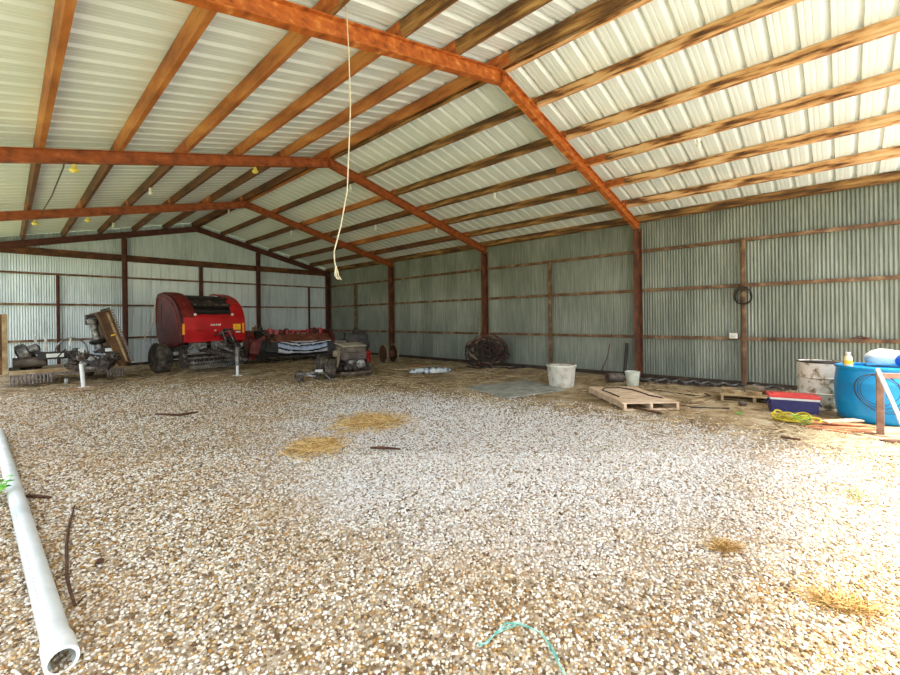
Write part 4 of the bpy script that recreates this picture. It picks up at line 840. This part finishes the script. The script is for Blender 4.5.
hz=np.sin(P[:,0]*1.9+np.sin(P[:,1]*1.3)*2)*np.sin(P[:,1]*1.5+P[:,0]*.7)
clear=~(((abs(P[:,0]-8.1)<1.4)&(abs(P[:,1]-5.4)<1.2))|((abs(P[:,0]-9.85)<.75)&(abs(P[:,1]-1.25)<.75))|((abs(P[:,0]-8.3)<1.2)&(abs(P[:,1]-3.1)<.9)))
P=P[clear&(dd>1.0+g_.normal(0,.12,len(P)))&(hz>-.35+g_.normal(0,.3,len(P)))]
blades('hay_litter',P[:9000],'old hay litter strewn over the earth floor at the rear and right','hay litter',CHAFF,.06,.26,.006,.03,7)

# loose pebbles on the floor in the foreground
def stones(dmin,dmax,cover,seed):
    g=np.random.default_rng(seed); ds=np.linspace(dmin,dmax,400); rad=lambda d:.0066+.0011*d
    pdf=cover/(np.pi*rad(ds)**2)*2.28*ds; n=int(np.trapezoid(pdf,ds)) if hasattr(np,'trapezoid') else int(np.trapz(pdf,ds))
    cdf=np.cumsum(pdf); cdf/=cdf[-1]; d=np.interp(g.uniform(0,1,n),cdf,ds); u=d*g.uniform(-1.14,1.14,n)
    x=d*math.sin(.8162)+u*math.cos(.8162); y=d*math.cos(.8162)-u*math.sin(.8162)
    keep=(x>-.9)&(y>-1.6)&(((np.maximum(x,0)/6.9)**2.2+(np.maximum(y,0)/13.0)**2.2)<g.normal(.97,.17,n))
    x,y,d=x[keep],y[keep],d[keep]; return x,y,rad(d)*g.uniform(.62,1.45,len(x))
ph=(1+5**.5)/2
IV=np.array([(-1,ph,0),(1,ph,0),(-1,-ph,0),(1,-ph,0),(0,-1,ph),(0,1,ph),(0,-1,-ph),(0,1,-ph),(ph,0,-1),(ph,0,1),(-ph,0,-1),(-ph,0,1)])/math.sqrt(1+ph*ph)
IF=np.array([(0,11,5),(0,5,1),(0,1,7),(0,7,10),(0,10,11),(1,5,9),(5,11,4),(11,10,2),(10,7,6),(7,1,8),(3,9,4),(3,4,2),(3,2,6),(3,6,8),(3,8,9),(4,9,5),(2,4,11),(6,2,10),(8,6,7),(9,8,1)])
OV=np.array([(1,0,0),(-1,0,0),(0,1,0),(0,-1,0),(0,0,1),(0,0,-1)],float); OF=np.array([(0,2,4),(2,1,4),(1,3,4),(3,0,4),(2,0,5),(1,2,5),(3,1,5),(0,3,5)])
def pile(base,faces,s_,seed):
    X,Y,Rr=s_; N=len(X); nv=len(base)
    g=np.random.default_rng(seed); Q=np.linalg.qr(g.normal(size=(N,3,3)))[0]
    sc=np.stack([np.ones(N),g.uniform(.65,.95,N),g.uniform(.45,.75,N)],1)*Rr[:,None]; tilt=g.uniform(0,2*np.pi,N)
    V=np.einsum('nij,nvj->nvi',Q,base[None]*(1+g.uniform(-.16,.16,(N,nv,1))))*sc[:,None,:]
    cs,sn=np.cos(tilt)[:,None],np.sin(tilt)[:,None]
    V=np.stack([V[...,0]*cs-V[...,1]*sn,V[...,0]*sn+V[...,1]*cs,V[...,2]],-1)+np.stack([X,Y,sc[:,2]*g.uniform(.1,.85,N)],-1)[:,None,:]
    return V.reshape(-1,3),(faces[None]+(np.arange(N)*nv)[:,None,None]).reshape(-1,3)
V1,F1=pile(IV,IF,stones(1.5,5.0,1.0,1),9); V2,F2=pile(OV,OF,stones(5.0,12.0,.9,2),10)
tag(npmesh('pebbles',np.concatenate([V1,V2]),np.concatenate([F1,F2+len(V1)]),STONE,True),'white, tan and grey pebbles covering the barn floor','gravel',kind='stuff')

# ------------------------------------------------------------------ camera, light
TH=.8162; RO=-.0117; F=417.12
R0=Vector((math.cos(TH),-math.sin(TH),0)); U0=Vector((0,0,1)); Fw=Vector((math.sin(TH),math.cos(TH),0))
Rc=R0*math.cos(RO)+U0*math.sin(RO); Uc=U0*math.cos(RO)-R0*math.sin(RO)
cam=bpy.data.cameras.new('camera'); co=bpy.data.objects.new('camera',cam); COL.objects.link(co)
m=Matrix((Rc,Uc,-Fw)).transposed().to_4x4(); m.translation=(0,0,1.63); co.matrix_world=m
cam.sensor_width=36; cam.sensor_fit='HORIZONTAL'; cam.lens=36*F/900; cam.shift_y=-(337.5-318.7)/900
cam.clip_start=.05; cam.clip_end=300
S.camera=co
w=bpy.data.worlds.new('sky'); S.world=w; w.use_nodes=True
nt=w.node_tree; bg=nt.nodes['Background']; sk=nt.nodes.new('ShaderNodeTexSky'); sk.sky_type='NISHITA'
sk.sun_disc=False; sk.sun_elevation=R(60); sk.sun_rotation=R(180); sk.dust_density=3; sk.air_density=1.2
mx=nt.nodes.new('ShaderNodeMix'); mx.data_type='RGBA'; mx.inputs[0].default_value=.35
mx.inputs[7].default_value=(6.5,6.6,6.6,1)
nt.links.new(sk.outputs[0],mx.inputs[6]); nt.links.new(mx.outputs[2],bg.inputs['Color']); bg.inputs['Strength'].default_value=.32
sun=bpy.data.lights.new('sun','SUN'); sun.energy=8; sun.angle=R(11); sun.color=(1,.95,.86)
so=bpy.data.objects.new('sun',sun); COL.objects.link(so)
so.rotation_euler=Vector((-.02,.27,-1)).to_track_quat('-Z','Y').to_euler()
S.view_settings.view_transform='Standard'; S.view_settings.look='None'; S.view_settings.gamma=1
S.view_settings.use_curve_mapping=False; S.view_settings.exposure=0.74
S.cycles.max_bounces=10; S.cycles.diffuse_bounces=6; S.cycles.use_denoising=True
